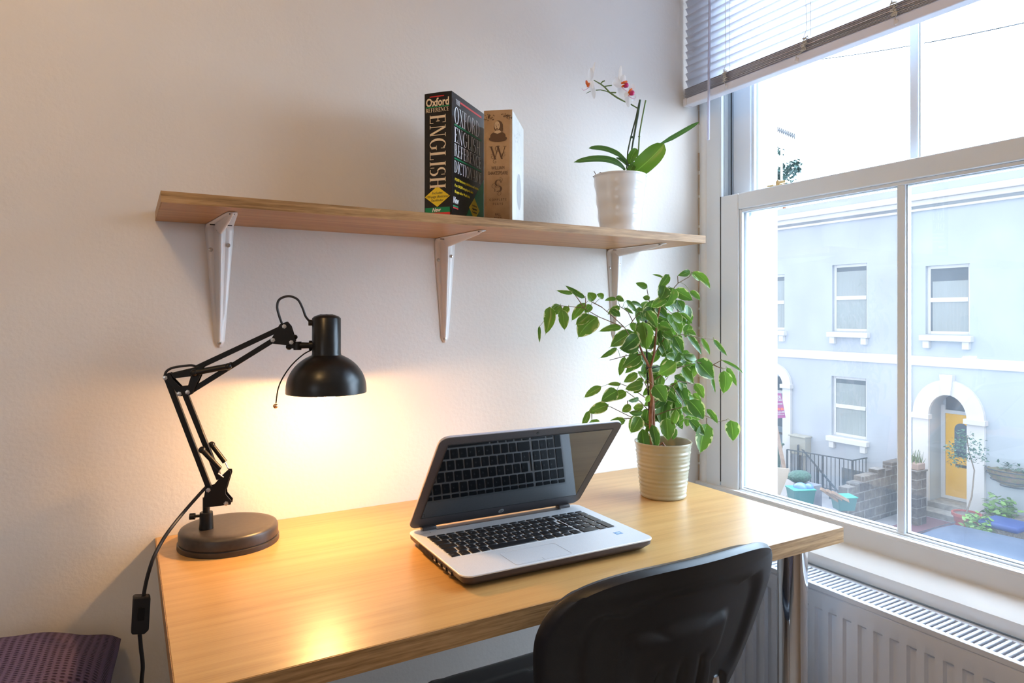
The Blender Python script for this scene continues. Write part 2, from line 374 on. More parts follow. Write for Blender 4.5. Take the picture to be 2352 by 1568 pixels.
def sash(name, x0, x1, z0, z1, top, bot, mull):
    s_ = empty(name, (0, 0, 0)); s_.parent = wn; s_.location = (0, 0, 0)
    a = MB(); ya, yb = WY0-.0035, WY1+.003; st = .063
    a.box((x0, ya-st, z0), (x1, ya, z1)); a.box((x0, yb, z0), (x1, yb+st, z1)); a.box((x0, yb+st, z1-top), (x1, ya-st, z1)); a.box((x0, yb+st, z0), (x1, ya-st, z0+bot))
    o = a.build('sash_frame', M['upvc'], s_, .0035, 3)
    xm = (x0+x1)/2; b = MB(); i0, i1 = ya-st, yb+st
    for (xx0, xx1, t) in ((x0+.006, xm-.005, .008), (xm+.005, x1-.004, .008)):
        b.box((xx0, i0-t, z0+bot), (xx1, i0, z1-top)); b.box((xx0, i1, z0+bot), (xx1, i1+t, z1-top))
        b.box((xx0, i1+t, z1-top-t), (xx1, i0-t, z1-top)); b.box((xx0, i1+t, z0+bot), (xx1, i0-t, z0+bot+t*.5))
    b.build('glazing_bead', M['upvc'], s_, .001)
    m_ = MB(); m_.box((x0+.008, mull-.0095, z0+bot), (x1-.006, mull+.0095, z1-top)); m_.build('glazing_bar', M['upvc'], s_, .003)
    for ylo, yhi in ((mull+.0095, i0), (i1, mull-.0095)):
        g = MB(); g.v += [V((xm, ylo, z0+bot)), V((xm, yhi, z0+bot)), V((xm, yhi, z1-top)), V((xm, ylo, z1-top))]; g.face((0, 1, 2, 3))
        go = g.build('pane', M['glass'], s_)
        sl = MB(); t = .0022
        for a_, b_ in (((xm-.006, ylo, z0+bot), (xm+.006, ylo+t, z1-top)), ((xm-.006, yhi-t, z0+bot), (xm+.006, yhi, z1-top)), ((xm-.006, ylo, z1-top-.009), (xm+.006, yhi, z1-top-.0065)), ((xm-.006, ylo, z0+bot+.004), (xm+.006, yhi, z0+bot+.0065))): sl.box(a_, b_)
        sl.build('spacer_bar', M['upvc_grey'], s_)
    return s_
lo = sash('lower_sash', 1.425, 1.465, .669, 1.505, .045, .013, -.5965)
up = sash('upper_sash', 1.4755, 1.5155, 1.462, 2.36, .045, .043, -.5965)
# rounded bead and small return on top of the apron
b = MB(); b.tube([(1.417, -.085, .6745), (1.417, -3.0, .6745)], .0055, 12); b.box((1.412, -3.0, .6765), (1.426, -.085, .6795)); struct(b.build('trim_5', M['sill']))
# sash horn: curved tail of the upper stile below the meeting rail
h = MB(); pts = [(0, 1.463), (-.064, 1.463), (-.064, 1.448), (-.055, 1.443), (-.052, 1.428), (-.046, 1.414), (-.036, 1.405), (-.030, 1.395), (-.029, 1.36), (0, 1.36)]
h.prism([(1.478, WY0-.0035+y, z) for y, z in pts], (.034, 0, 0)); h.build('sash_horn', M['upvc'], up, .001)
# brass fastener on the meeting rail
ca = empty('sash_catch', (0, 0, 0)); ca.parent = wn
yc = ony(1790, 430, -1).y
yc = onx(1788, 425, 1.44).y
c = MB(); c.box((1.430, yc-.020, 1.505), (1.452, yc+.020, 1.5075)); c.cyl((1.441, yc+.002, 1.5075), (1.441, yc+.002, 1.519), .006); c.build('catch_plate', M['brass'], ca, .0006)
c = MB(); c.box((1.436, yc-.024, 1.5115), (1.446, yc+.004, 1.5175)); c.box((1.434, yc+.012, 1.5075), (1.449, yc+.032, 1.5115)); c.box((1.438, yc-.001, 1.5175), (1.444, yc+.004, 1.522)); c.build('catch_lever', M['brass'], ca, .0008)

# ================================================================== BLIND
bl = thing('venetian_blind', (1.37, -.55, 2.40), 'white venetian blind half raised over the top of the sash window', 'window blind')
BY0, BY1 = -.011, -1.12
b = MB(); b.box((1.352, BY1, 2.385), (1.388, BY0, 2.42)); b.build('headrail', M['rail'], bl, .002)
def slat(mb, z, tilt, wd=.0255, x=1.368, sag=0):
    c, s_ = math.cos(tilt), math.sin(tilt)
    pts = []
    for i in range(7):
        t = -1+2*i/6; a = t*wd/2; h = .0022*(1-t*t)
        pts.append((x+a*c-h*s_, z+a*s_+h*c))
    n0 = len(mb.v)
    for y in (BY0, BY0-.28, BY0-.56, BY0-.84, BY1):
        for px_, pz in pts: mb.v.append(V((px_, y, pz+random.uniform(-sag, sag))))
    for k in range(4):
        for i in range(6): a = n0+k*7+i; mb.face((a, a+1, a+8, a+7))
b = MB(); z = 1.836; NS = 0
while z < 2.38: slat(b, z, rad(-64)); z += .0210; NS += 1
o = b.build('slats', M['slat'], bl, sharp=80)
sm = o.modifiers.new('solid', 'SOLIDIFY'); sm.thickness = .0004
b = MB(); z = 1.7950
while z < 1.822: slat(b, z, rad(random.uniform(-4, 4)), x=1.368+random.uniform(-.0015, .0015), sag=.0004); z += .00185
o = b.build('stacked_slats', mat('stacked_slat', (.70, .69, .76), .5), bl, sharp=80); sm = o.modifiers.new('solid', 'SOLIDIFY'); sm.thickness = .0006  # stack greyer than the hanging slats, its backlit dimness put into the colour
b = MB(); b.box((1.3545, BY1, 1.772), (1.3825, BY0-.012, 1.7935)); b.build('bottom_rail', M['rail'], bl, .003, 3)
b = MB(); b.box((1.3535, BY0-.012, 1.7712), (1.3835, BY0+.001, 1.7943)); b.build('end_cap', M['rail'], bl, .003, 3)
wy = -.126
b = MB(); b.tube([(1.335, wy, 1.6465), (1.335, wy, 1.650), (1.337, wy, 1.80), (1.345, wy, 2.38)], [.0030, .0036, .0036, .0034], 8); b.build('tilt_wand', M['wand'], bl)
for yc_, ycl in ((-.172, -.172), (-.418, -.392), (-.630, -.632)):
    b = MB(); x = 1.3535
    b.tube([(x, yc_+.004, 2.38), (x, yc_+.002, 1.95), (x, yc_, 1.845), (x-.002, yc_+.007, 1.826)], .0007, 5)
    b.tube([(1.3535, yc_-.011, 2.38), (1.3535, yc_-.011, 1.825)], .0006, 5)
    zz = 1.836
    while zz < 2.37: b.tube([(1.3535, yc_-.011, zz), (1.357, yc_-.015, zz-.003)], .0005, 4); zz += .021
    b.build('ladder_cord', M['cord'], bl)
    b = MB(); p = []
    k = V((x-.004, yc_+.003, 1.824))
    for i in range(85):
        t = i/84; p.append((x-.004+random.uniform(-.003, .002), yc_-(yc_-ycl)*t*.2+random.uniform(-.0085, .0085), 1.825-.030*t+random.uniform(-.003, .003)))
    b.tube(p, .0009, 5)
    b.tube([p[-1], (x-.002, ycl+.001, 1.790), (x-.001, ycl, 1.784)], .0009, 5)
    b.build('bunched_cord', M['cord'], bl)
    b = MB(); b.lathe([(.0001, .0035), (.003, .0033), (.0055, .002), (.006, 0), (.0001, 0)], (1.3545, ycl, 1.781), (-1, 0, 0), 20); b.build('cord_button', M['rail'], bl)

# ================================================================== RADIATOR
rd = thing('radiator', (1.31, -.7, .1), 'white panel radiator with slotted top grille under the window sill', 'radiator')
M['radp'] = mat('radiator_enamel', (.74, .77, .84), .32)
RX0, RX1, RY0, RY1, RZ0, RZ1 = 1.2605, 1.356, -.10, -1.42, .13, .575
ZT = RZ1-.012
b = MB()   # pressed front panel: grid in y,z with vertical flutes
pit = .0333
def flute(y, z):
    t = ((RY0-y) % pit)/pit; d = 0
    if RZ0+.035 < z < ZT-.036:
        if .30 < t < .72: d = 1
        elif .22 <= t <= .30: d = (t-.22)/.08
        elif .72 <= t <= .80: d = (.80-t)/.08
        e = min(1, (ZT-.036-z)/.006, (z-RZ0-.035)/.006); d *= max(0, e)
    return d
ys = []; y = RY0
while y > RY1:
    for t in (0, .22, .30, .72, .80): 
        if y-t*pit > RY1: ys.append(y-t*pit)
    y -= pit
ys.append(RY1)
zs = [RZ0, RZ0+.034, RZ0+.036, RZ0+.042, .3, ZT-.043, ZT-.0365, ZT-.035, ZT-.010, ZT-.003, ZT]
n0 = 0
for z in zs:
    for y in ys:
        x = RX0+.009*flute(y-1e-6, z)+(.003 if z > ZT-.002 else .0008 if z > ZT-.005 else 0); b.v.append(V((x, y, z)))
W_ = len(ys)
for j in range(len(zs)-1):
    for i in range(W_-1): a = j*W_+i; b.face((a, a+1, a+W_+1, a+W_))
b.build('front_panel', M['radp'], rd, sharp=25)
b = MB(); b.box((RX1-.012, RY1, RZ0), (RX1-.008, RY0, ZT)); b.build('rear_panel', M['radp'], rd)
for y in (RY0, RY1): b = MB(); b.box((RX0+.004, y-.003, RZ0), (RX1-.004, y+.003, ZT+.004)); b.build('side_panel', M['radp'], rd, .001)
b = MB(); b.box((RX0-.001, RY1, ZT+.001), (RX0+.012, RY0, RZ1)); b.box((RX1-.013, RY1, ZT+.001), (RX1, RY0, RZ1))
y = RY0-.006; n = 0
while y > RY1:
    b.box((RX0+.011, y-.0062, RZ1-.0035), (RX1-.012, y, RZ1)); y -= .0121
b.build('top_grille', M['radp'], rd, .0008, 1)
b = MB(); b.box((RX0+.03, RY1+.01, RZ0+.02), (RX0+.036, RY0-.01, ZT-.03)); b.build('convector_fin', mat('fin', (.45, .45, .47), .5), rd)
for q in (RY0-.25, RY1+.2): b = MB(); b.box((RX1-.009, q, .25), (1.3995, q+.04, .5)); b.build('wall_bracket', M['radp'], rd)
b = MB(); b.tube([(1.31, RY0+.003, .16), (1.31, RY0+.035, .16), (1.31, RY0+.04, .15), (1.31, RY0+.04, 0)], .0075, 10); b.build('pipe', M['chrome'], rd)

# ================================================================== DESK
DZ, DD, DW = .74, .616, 1.2
dk = thing('desk', (.6, -.31, 0), 'beech desk with chrome tube legs against the wall under the shelf', 'desk')
b = MB(); b.box((0, -DD+.0012, DZ-.0305), (DW-.001, -.001, DZ)); b.build('desktop', M['desk'], dk, .0007, 1)
b = MB(); b.box((.0, -DD, DZ-.0305), (DW, -DD+.0012, DZ-.0006)); b.box((DW-.001, -DD+.0012, DZ-.0305), (DW, -.001, DZ-.0006)); b.box((-.001, -DD, DZ-.0305), (0, -.001, DZ-.0006)); b.build('edge_banding', M['edge'], dk)
for x, y in ((1.13, -.55), (.07, -.55), (1.13, -.06), (.07, -.06)):
    b = MB(); b.cyl((x, y, .0), (x, y, DZ-.032), .0290, seg=40); b.cyl((x, y, DZ-.036), (x, y, DZ-.0305), .045, seg=40); b.build('leg', M['chrome'], dk, 0)

# ================================================================== SHELF
SZ, SD, ST = 1.345, .2456, .0183
sh = thing('wall_shelf', (.6, 0, SZ), 'oak veneer shelf on three white brackets above the desk', 'shelf')
b = MB(); b.box((0, -SD+.0012, SZ), (1.2, -.001, SZ+ST)); b.build('board', M['shelf'], sh, .0005, 1)
b = MB(); b.box((0, -SD, SZ), (1.2, -SD+.0012, SZ+ST)); b.box((-.001, -SD, SZ), (0, -.001, SZ+ST)); b.box((1.2, -SD, SZ), (1.201, -.001, SZ+ST)); b.build('edge_banding', M['edge'], sh)
def bracket(cx):
    e = empty('bracket', (cx, 0, SZ)); e.parent = sh; e.location = V((cx, 0, SZ))-sh.location
    H, Dp = .243, .196
    def wv(t): return .0265*(1-t)+.0085*t           # half width of the flange
    n = 26
    b = MB(); top = []
    # centre line: from wall bottom up, round the corner, out under the shelf ; one pressed sheet
    path = [(0, -H), (0, -H+.012)]+[(0, -H+.012+(H-.012-.012)*i/8) for i in range(1, 9)]
    path += [(-.012+.012*math.cos(rad(a)), -.012+.012*math.sin(rad(a))) for a in (15, 30, 45, 60, 75)]+[(-.012-(Dp-.012)*i/8, 0) for i in range(0, 9)]
    path = [(min(p[0], 0)-.0012, p[1]-.0012) for p in path]
    L = [0]
    for i in range(1, len(path)): L.append(L[-1]+math.dist(path[i], path[i-1]))
    hc = L[9]
    for i, (y, z) in enumerate(path):
        t = (hc-L[i])/hc if L[i] < hc else (L[i]-hc)/(L[-1]-hc); t = max(0, min(1, t)); wd = wv(t)
        if i == 0: wd *= .45
        if i == len(path)-1: wd *= .85
        # normal pointing into the corner
        a = path[max(i-1, 0)]; c_ = path[min(i+1, len(path)-1)]; d = V((c_[0]-a[0], c_[1]-a[1])).normalized(); nx = V((-d.y, d.x))
        if nx.x+(-nx.y) * -1 > 0 and False: nx = -nx
        nrm = V((-d.y, d.x))
        if nrm.x*(-1)+nrm.y*(-1) < 0: nrm = -nrm
        rib = .0165*max(0, 1-abs(t))**.8+.003 if 0 < i < len(path)-1 else .0012
        if t > .93: rib *= (1-t)/.07
        for k, (u, hh) in enumerate(((-1, .0), (-.42, .0), (-.24, .55), (-.13, .96), (0, 1.05), (.13, .96), (.24, .55), (.42, .0), (1, .0))):
            b.v.append(V((cx+u*wd, y+nrm.x*hh*rib, SZ+z+nrm.y*hh*rib)))
    for i in range(len(path)-1):
        for k in range(8): a = i*9+k; b.face((a, a+1, a+10, a+9))
    o = b.build('pressed_arm', M['bracket'], e, sharp=60); sm = o.modifiers.new('s', 'SOLIDIFY'); sm.thickness = .0013; sm.offset = 0
    for (dx, dz) in ((-.0165, -.050), (.0165, -.040), (0, -H+.008)):
        s_ = MB(); s_.lathe([(.0001, .0032), (.0015, .0030), (.0036, .0022), (.0042, .0005), (.0042, 0)], (cx+dx, -.0020, SZ+dz), (0, -1, 0), 16)
        s_.build('screw', M['steel'], e)
    for dy, dx in ((-Dp+.012, 0), (-.020, -.015), (-.022, .016)):
        s_ = MB(); s_.box((cx+dx-.0045, dy-.0022, SZ-.0034), (cx+dx+.0045, dy+.0022, SZ-.0019)); s_.build('screw_slot', M['rubber'], e)
xs_ = [ony(504, 560, 0).x, ony(1021, 600, 0).x, ony(1411, 640, 0).x]
for x in xs_: bracket(x)
SH_T = SZ+ST+.0002

# ================================================================== BOOKS
def rounded_spine(n0, U, Wd, thick, Dp, zb, h, r, bulge):
    """book outline seen from above: origin = near spine corner (right end), U along spine to the left, Wd along cover"""
    pts = []
    for i in range(9):
        t = i/8; pts.append(n0+U*thick*t-Wd*bulge*math.sin(math.pi*t))
    return pts
def book(name, label, near, U, Wd, thick, Dp, h, cover, page, bulge):
    o = thing(name, (near.x, near.y, SH_T), label, 'book'); z0 = SH_T; up_ = V((0, 0, 1))
    near = V((near.x, near.y, z0)); ct = .003
    sp = rounded_spine(near, U, Wd, thick, Dp, z0, h, 0, bulge)
    b = MB()
    outer = sp+[near+U*thick+Wd*Dp]+[near+U*(thick-ct)+Wd*Dp, near+U*(thick-ct)+Wd*.004]+[near+U*ct+Wd*.004, near+U*ct+Wd*Dp, near+Wd*Dp]
    b.prism(outer, (0, 0, h)); b.build('cover', cover, o, .0006, 1, sharp=40)
    b = MB(); q = [near+U*(ct+.0003)+Wd*.0045, near+U*(thick-ct-.0003)+Wd*.0045, near+U*(thick-ct-.0003)+Wd*(Dp-.004), near+U*(ct+.0003)+Wd*(Dp-.004)]
    b.prism([p+V((0, 0, .003)) for p in q], (0, 0, h-.006)); b.build('pages', page, o)
    return o, near
M['bkblack'] = mat('glossy_black_jacket', (.006, .006, .008), .16, coat=.35)
M['page'] = mat('paper_pages', (.72, .66, .52), .8)
M['inkwhite'] = mat('white_ink', (.80, .80, .80), .35); M['inkcream'] = mat('cream_ink', (.78, .66, .50), .45)
M['inkred'] = mat('red_ink', (.65, .03, .03), .35); M['inkgreen'] = mat('green_ink', (.0, .22, .09), .35); M['inkyel'] = mat('yellow_ink', (.80, .60, .02), .4)
M['inkdark'] = mat('dark_ink', (.02, .02, .02), .5); M['inkbrown'] = mat('brown_ink', (.10, .045, .018), .6)
near = V((.520, -.2185, 0)); Wd = V((.774, .633, 0)).normalized(); U = V((-Wd.y, Wd.x, 0))
TH, BD, BH = .062, .165, .2545
bk, nr = book('dictionary', 'thick glossy black dictionary with large white lettering, standing on the oak shelf', near, U, Wd, TH, BD, BH, M['bkblack'], M['page'], .0015)
# spine plane: origin bottom-left of spine, x to the right (-U)
spn = -Wd
so = nr+U*TH-Wd*.0017; sx = -U; F1 = frame(so, sx, (0, 0, 1))
def rect(mb, m, x0, y0, x1, y1, e=.0003): 
    n = len(mb.v); mb.v += [m @ V(p) for p in ((x0, y0, e), (x1, y0, e), (x1, y1, e), (x0, y1, e))]; mb.face((n, n+1, n+2, n+3))
def poly2(mb, m, P, e=.0003):
    n = len(mb.v); mb.v += [m @ V((x, y, e)) for x, y in P]; mb.face(list(range(n, n+len(P))))
H = BH
b = MB()
m2 = frame(F1 @ V((.0135, H-.046, 0)), F1.to_3x3() @ V((0, -1, 0)), F1.to_3x3() @ V((1, 0, 0)))
serif(b, 'ENGLISH', m2, .036, .150, gap=.07)
serif(b, 'REFERENCE', F1 @ Matrix.Translation((.004, H-.0400, 0)), .0085, .053, gap=.05)
addtext(b, 'Oxford', .0225, F1 @ Matrix.Translation((.031, H-.0275, .0002)), width=.052, bold=.0006)
b.build('spine_lettering', M['inkcream'], bk)
b = MB(); rect(b, F1, .013, H-.0095, .046, H-.0075); rect(b, F1, .003, .0, .059, .010); b.build('red_bar', M['inkred'], bk)
b = MB(); rect(b, F1, .004, H-.0305, .058, H-.0285); rect(b, F1, .003, .010, .059, .0205); b.build('green_bar', M['inkgreen'], bk)
b = MB(); poly2(b, F1, [(.0305, .0215), (.059, .0425), (.0305, .0635), (.002, .0425)]); b.build('yellow_diamond', M['inkyel'], bk)
b = MB()
for t, yy, ww in (('Includes', .0475, .024), ('100-page illustrated', .040, .050), ('Factfinder', .0325, .028)): addtext(b, t, .0072, F1 @ Matrix.Translation((.030, yy, .0005)), width=ww, shear=.3)
b.build('diamond_lettering', M['inkdark'], bk)
b = MB(); addtext(b, 'New', .0110, F1 @ Matrix.Translation((.028, .0120, .0005)), width=.020, shear=.3, bold=.0003); b.build('spine_badge', M['inkwhite'], bk)
F2 = frame(nr+V((0, 0, 0)), Wd, (0, 0, 1))
b = MB(); x0 = .012
serif(b, 'THE', F2 @ Matrix.Translation((x0+.006, H-.0215, 0)), .0105, .022)
serif(b, 'OXFORD', F2 @ Matrix.Translation((x0, H-.062, 0)), .0350, .128, gap=.06)
serif(b, 'ENGLISH', F2 @ Matrix.Translation((x0, H-.100, 0)), .0310, .130, gap=.06)
serif(b, 'REFERENCE', F2 @ Matrix.Translation((x0, H-.1285, 0)), .0255, .136, gap=.06)
serif(b, 'DICTIONARY', F2 @ Matrix.Translation((x0, H-.162, 0)), .0245, .136, gap=.06)
addtext(b, 'New', .018, F2 @ Matrix.Translation((.018, .030, .0004)), width=.027, shear=.3, bold=.0005)
b.build('cover_lettering', M['inkwhite'], bk)
b = MB(); rect(b, F2, .040, H-.0150, .150, H-.0110); rect(b, F2, .006, .0185, .030, .0215); b.build('red_bar', M['inkred'], bk)
b = MB(); rect(b, F2, x0, H-.0665, .150, H-.0630); rect(b, F2, x0, H-.1350, .150, H-.1315); rect(b, F2, .006, .0220, .030, .0250)
poly2(b, F2, [(.060, .001), (.110, .001), (.163, .001), (.163, .105), (.130, .075), (.095, .040)], .0001); b.build('green_bar', M['inkgreen'], bk)
b = MB()
for i, (t, ww) in enumerate((('192,000 dictionary definitions and entries', .120), ('Over 200,000 encyclopedic facts', .092), ('16-page colour World atlas', .075))):
    addtext(b, t, .0078, F2 @ Matrix.Translation((x0, H-.178-i*.0125, .0004)), width=ww, shear=.25, align='LEFT', bold=.0002)
poly2(b, F2, [(.112, .008), (.140, .032), (.112, .056), (.084, .032)], .0002); b.build('yellow_lettering', M['inkyel'], bk)
b = MB(); 
for t, yy in (('Includes', .037), ('100-page illustrated', .030), ('Factfinder', .023)): addtext(b, t, .006, F2 @ Matrix.Translation((.112, yy, .0005)), shear=.3, width=.024)
b.build('diamond_lettering', M['inkdark'], bk)

near2 = V((.651, -.236, 0)); Wd2 = V((.641, .767, 0)).normalized(); U2 = V((-Wd2.y, Wd2.x, 0)); TH2, BH2 = .0605, .2315
M['kraft'] = noisy('brown_paper_cover', (.42, .27, .145), (.47, .31, .175), 50, .6)
M['cream'] = noisy('pale_cover_board', (.66, .65, .60), (.72, .71, .66), 40, .5)
bp, nr2 = book('plays_book', 'brown-spined hardback of complete plays with pale cover, beside the black dictionary', near2, U2, Wd2, TH2, .150, BH2, M['cream'], M['page'], .0015)
F3 = frame(nr2+U2*TH2-Wd2*.0, -U2, (0, 0, 1))
b = MB()       # brown spine wrapping over the rounded back
pts = rounded_spine(nr2-Wd2*.0004, U2, Wd2, TH2, .15, 0, 0, 0, .0016)
n = len(pts); b.v += pts+[p+V((0, 0, BH2+.0003)) for p in pts]
for i in range(n-1): b.face((i, i+1, n+i+1, n+i))
o = b.build('spine', M['kraft'], bp, fixn=False); sm = o.modifiers.new('s', 'SOLIDIFY'); sm.thickness = .0005; sm.offset = 0
F3 = frame(nr2+U2*TH2-Wd2*.0026, -U2, (0, 0, 1)); cxs = TH2/2; H = BH2
b = MB()
def leafy(mb, m, cx, cy, s, sd):
    random.seed(sd)
    for i in range(26):
        a = random.uniform(0, 6.28); r = s*random.uniform(.1, 1); x = cx+r*math.cos(a)*1.25; y = cy+r*math.sin(a)*.75; q = random.uniform(.0008, .0017); an = random.uniform(0, 3.1)
        poly2(mb, m, [(x+q*math.cos(an+k*1.05)*(1.3 if k % 2 else .6), y+q*math.sin(an+k*1.05)*(1.3 if k % 2 else .6)) for k in range(6)])
leafy(b, F3, .0115, H-.014, .0105, 3); leafy(b, F3, TH2-.0115, H-.014, .0105, 4)
b.build('floral_ornament', M['inkbrown'], bp)
# plain bearded bust in an oval, a generic engraving
b = MB(); EL = lambda cx, cy, rx, ry, n=20, a0=0, a1=360: [(cx+rx*math.cos(rad(a0+(a1-a0)*i/n)), cy+ry*math.sin(rad(a0+(a1-a0)*i/n))) for i in range(n)]
poly2(b, F3, EL(cxs, H-.0600, .0195, .0065)); poly2(b, F3, EL(cxs, H-.0545, .0165, .0095), .00035); poly2(b, F3, EL(cxs+.001, H-.0345, .0098, .0125), .00035); poly2(b, F3, EL(cxs+.0065, H-.040, .0045, .0075), .0004)
b.build('portrait_shadow', M['inkbrown'], bp)
b = MB(); poly2(b, F3, EL(cxs-.0015, H-.0325, .0060, .0092), .0005); poly2(b, F3, [(cxs-.0085, H-.0470), (cxs-.001, H-.0500), (cxs+.008, H-.0465), (cxs+.004, H-.0425), (cxs-.004, H-.0425)], .0005); b.build('portrait_face', mat('pale_ink', (.60, .44, .28), .6), bp)
b = MB()
for (ex, ey, rx, ry) in ((-.0042, -.0315, .0013, .0006), (.0012, -.0315, .0013, .0006), (-.0018, -.0385, .0026, .0008), (-.0018, -.0415, .0014, .0014), (-.0030, -.0350, .0006, .0020)): poly2(b, F3, EL(cxs+ex, H+ey, rx, ry, 10), .0007)
b.build('portrait_features', M['inkbrown'], bp)
b = MB()
serif(b, 'W', F3 @ Matrix.Translation((cxs-.0185, H-.103, 0)), .027, .037)
addtext(b, 'WILLIAM', .0100, F3 @ Matrix.Translation((cxs, H-.1245, .0002)), width=.028); addtext(b, 'SHAKESPEARE', .0105, F3 @ Matrix.Translation((cxs, H-.1355, .0002)), width=.042)
serif(b, 'S', F3 @ Matrix.Translation((cxs-.0075, H-.1720, 0)), .026, .017)
addtext(b, 'C O M P L E T E', .0068, F3 @ Matrix.Translation((cxs, H-.1900, .0002)), width=.036); addtext(b, 'P L A Y S', .0068, F3 @ Matrix.Translation((cxs, H-.1990, .0002)), width=.021)
addtext(b, 'FALL', .0068, F3 @ Matrix.Translation((cxs, H-.2210, .0002)), width=.012); addtext(b, 'RIVER', .0068, F3 @ Matrix.Translation((cxs, H-.2285, .0002)), width=.016)
b.build('spine_lettering', M['inkbrown'], bp)
b = MB()
def curl(cx, cy, s, f=1):
    P = [F3 @ V((cx+f*s*(.9-.75*t)*math.cos(t*7.5+1), cy+s*(.9-.75*t)*math.sin(t*7.5+1), .0005)) for t in [i/18 for i in range(19)]]; b.tube(P, .00028, 4)
for cx, cy, s, f in ((cxs, H-.082, .0085, 1), (cxs-.012, H-.098, .006, -1), (cxs+.013, H-.094, .006, 1), (cxs-.006, H-.108, .006, 1), (cxs+.006, H-.147, .006, -1), (cxs-.008, H-.160, .007, 1), (cxs+.002, H-.175, .007, -1), (cxs, H-.160, .006, 1)): curl(cx, cy, s, f)
b.build('flourish', M['inkbrown'], bp)
F4 = frame(nr2, Wd2, (0, 0, 1)); b = MB()
leafy(b, F4, .075, H-.03, .03, 9); leafy(b, F4, .04, H-.05, .02, 11); poly2(b, F4, EL(.085, .075, .028, .040)); leafy(b, F4, .08, .15, .03, 12)
b.build('cover_engraving', mat('grey_ink', (.42, .43, .43), .6), bp)
random.seed(11)

# ================================================================== LEAVES (shared)
def leaf(mb, B, T, width, nrm, arch=0.0, fold=.25, curl_=0.0, nu=10, nv=4, rv=0.0, shape='ficus', sway=0.0):
    B, T = V(B), V(T); ax = T-B; L = ax.length
    if L < 1e-5: return
    ax.normalize(); nrm = V(nrm); nrm = (nrm-ax*nrm.dot(ax)).normalized(); sd = ax.cross(nrm)
    f0 = len(mb.f)
    def prof(u):
        if shape == 'ficus': 
            a = math.sin(math.pi*min(1, (u/.88))**.72)**.62 if u < .88 else 0
            return max(a, .035*(1-u)/.14 if u > .8 else .03)
        if shape == 'strap': return min(1, (u/.35)**.6+.25)*max(0, 1-((u-.45)/.56)**2.6 if u > .45 else 1)**.6+.01
        return math.sin(math.pi*min(1, u**.9))**.6+.01
    def fn(u, v):
        t = v*2-1; wv_ = width/2*prof(u)
        p = B+ax*(L*u)+nrm*(arch*L*4*u*(1-u)) + sd*(sway*L*4*u*(1-u))
        return p+sd*(wv_*t)+nrm*(fold*wv_*(abs(t)**1.3)-fold*wv_*.5+curl_*wv_*math.sin(u*9+rv*20)*t)
    mb.grid(fn, nu, nv)
    mb.rnd += [rv]*(len(mb.f)-f0)
def leaf_mat(name, dark, mid, edge, vari=True, tl=.35, rough=.38, tcol=(.25, .5, .03)):
    m = mat(name, mid, rough); nt = m.node_tree; bs = nt.nodes['Principled BSDF']; out = nt.nodes['Material Output']
    uv = nd(m, 'ShaderNodeTexCoord'); sp = nd(m, 'ShaderNodeSeparateXYZ'); lk(m, uv.outputs['UV'], sp.inputs[0])
    at = nd(m, 'ShaderNodeAttribute', attribute_name='rnd')
    a = nd(m, 'ShaderNodeMath', operation='SUBTRACT'); lk(m, sp.outputs[1], a.inputs[0]); a.inputs[1].default_value = .5
    ab = nd(m, 'ShaderNodeMath', operation='ABSOLUTE'); lk(m, a.outputs[0], ab.inputs[0])
    vo = coords(m, (1, 1, 1)); n1 = noise(m, vo, 75, 3)
    sm_ = nd(m, 'ShaderNodeMath', operation='MULTIPLY_ADD'); lk(m, n1, sm_.inputs[0]); sm_.inputs[1].default_value = .55; lk(m, ab.outputs[0], sm_.inputs[2])
    base = nd(m, 'ShaderNodeMix', data_type='RGBA'); lk(m, at.outputs['Fac'], base.inputs[0]); base.inputs[6].default_value = (*dark, 1); base.inputs[7].default_value = (*mid, 1)
    # pale midrib
    rb = nd(m, 'ShaderNodeMath', operation='LESS_THAN'); lk(m, ab.outputs[0], rb.inputs[0]); rb.inputs[1].default_value = .022
    m1 = nd(m, 'ShaderNodeMix', data_type='RGBA'); lk(m, rb.outputs[0], m1.inputs[0]); lk(m, base.outputs[2], m1.inputs[6]); m1.inputs[7].default_value = (*[min(1, c*1.7+.03) for c in mid], 1)
    last = m1.outputs[2]
    if vari:
        g = nd(m, 'ShaderNodeMath', operation='GREATER_THAN'); lk(m, sm_.outputs[0], g.inputs[0]); g.inputs[1].default_value = .725
        m3 = nd(m, 'ShaderNodeMix', data_type='RGBA'); lk(m, g.outputs[0], m3.inputs[0]); lk(m, last, m3.inputs[6]); m3.inputs[7].default_value = (*edge, 1); last = m3.outputs[2]
    lk(m, last, bs.inputs['Base Color'])
    t = nd(m, 'ShaderNodeBsdfTranslucent'); mt = nd(m, 'ShaderNodeMix', data_type='RGBA'); mt.inputs[0].default_value = .45
    lk(m, last, mt.inputs[6]); mt.inputs[7].default_value = (*tcol, 1); lk(m, mt.outputs[2], t.inputs[0])
    x = nd(m, 'ShaderNodeMixShader'); x.inputs[0].default_value = tl; lk(m, bs.outputs[0], x.inputs[1]); lk(m, t.outputs[0], x.inputs[2]); lk(m, x.outputs[0], out.inputs[0])
    return m
M['ficus'] = leaf_mat('variegated_ficus_leaf', (.035, .10, .030), (.11, .23, .035), (.62, .66, .36), True, .38, .30)
M['orchidleaf'] = leaf_mat('orchid_leaf', (.035, .11, .045), (.09, .22, .02), (.5, .5, .3), False, .25, .3, (.2, .45, .02))
M['petal'] = trans_mat('white_petal', (.86, .86, .86), (.9, .9, .9), .4, .5)

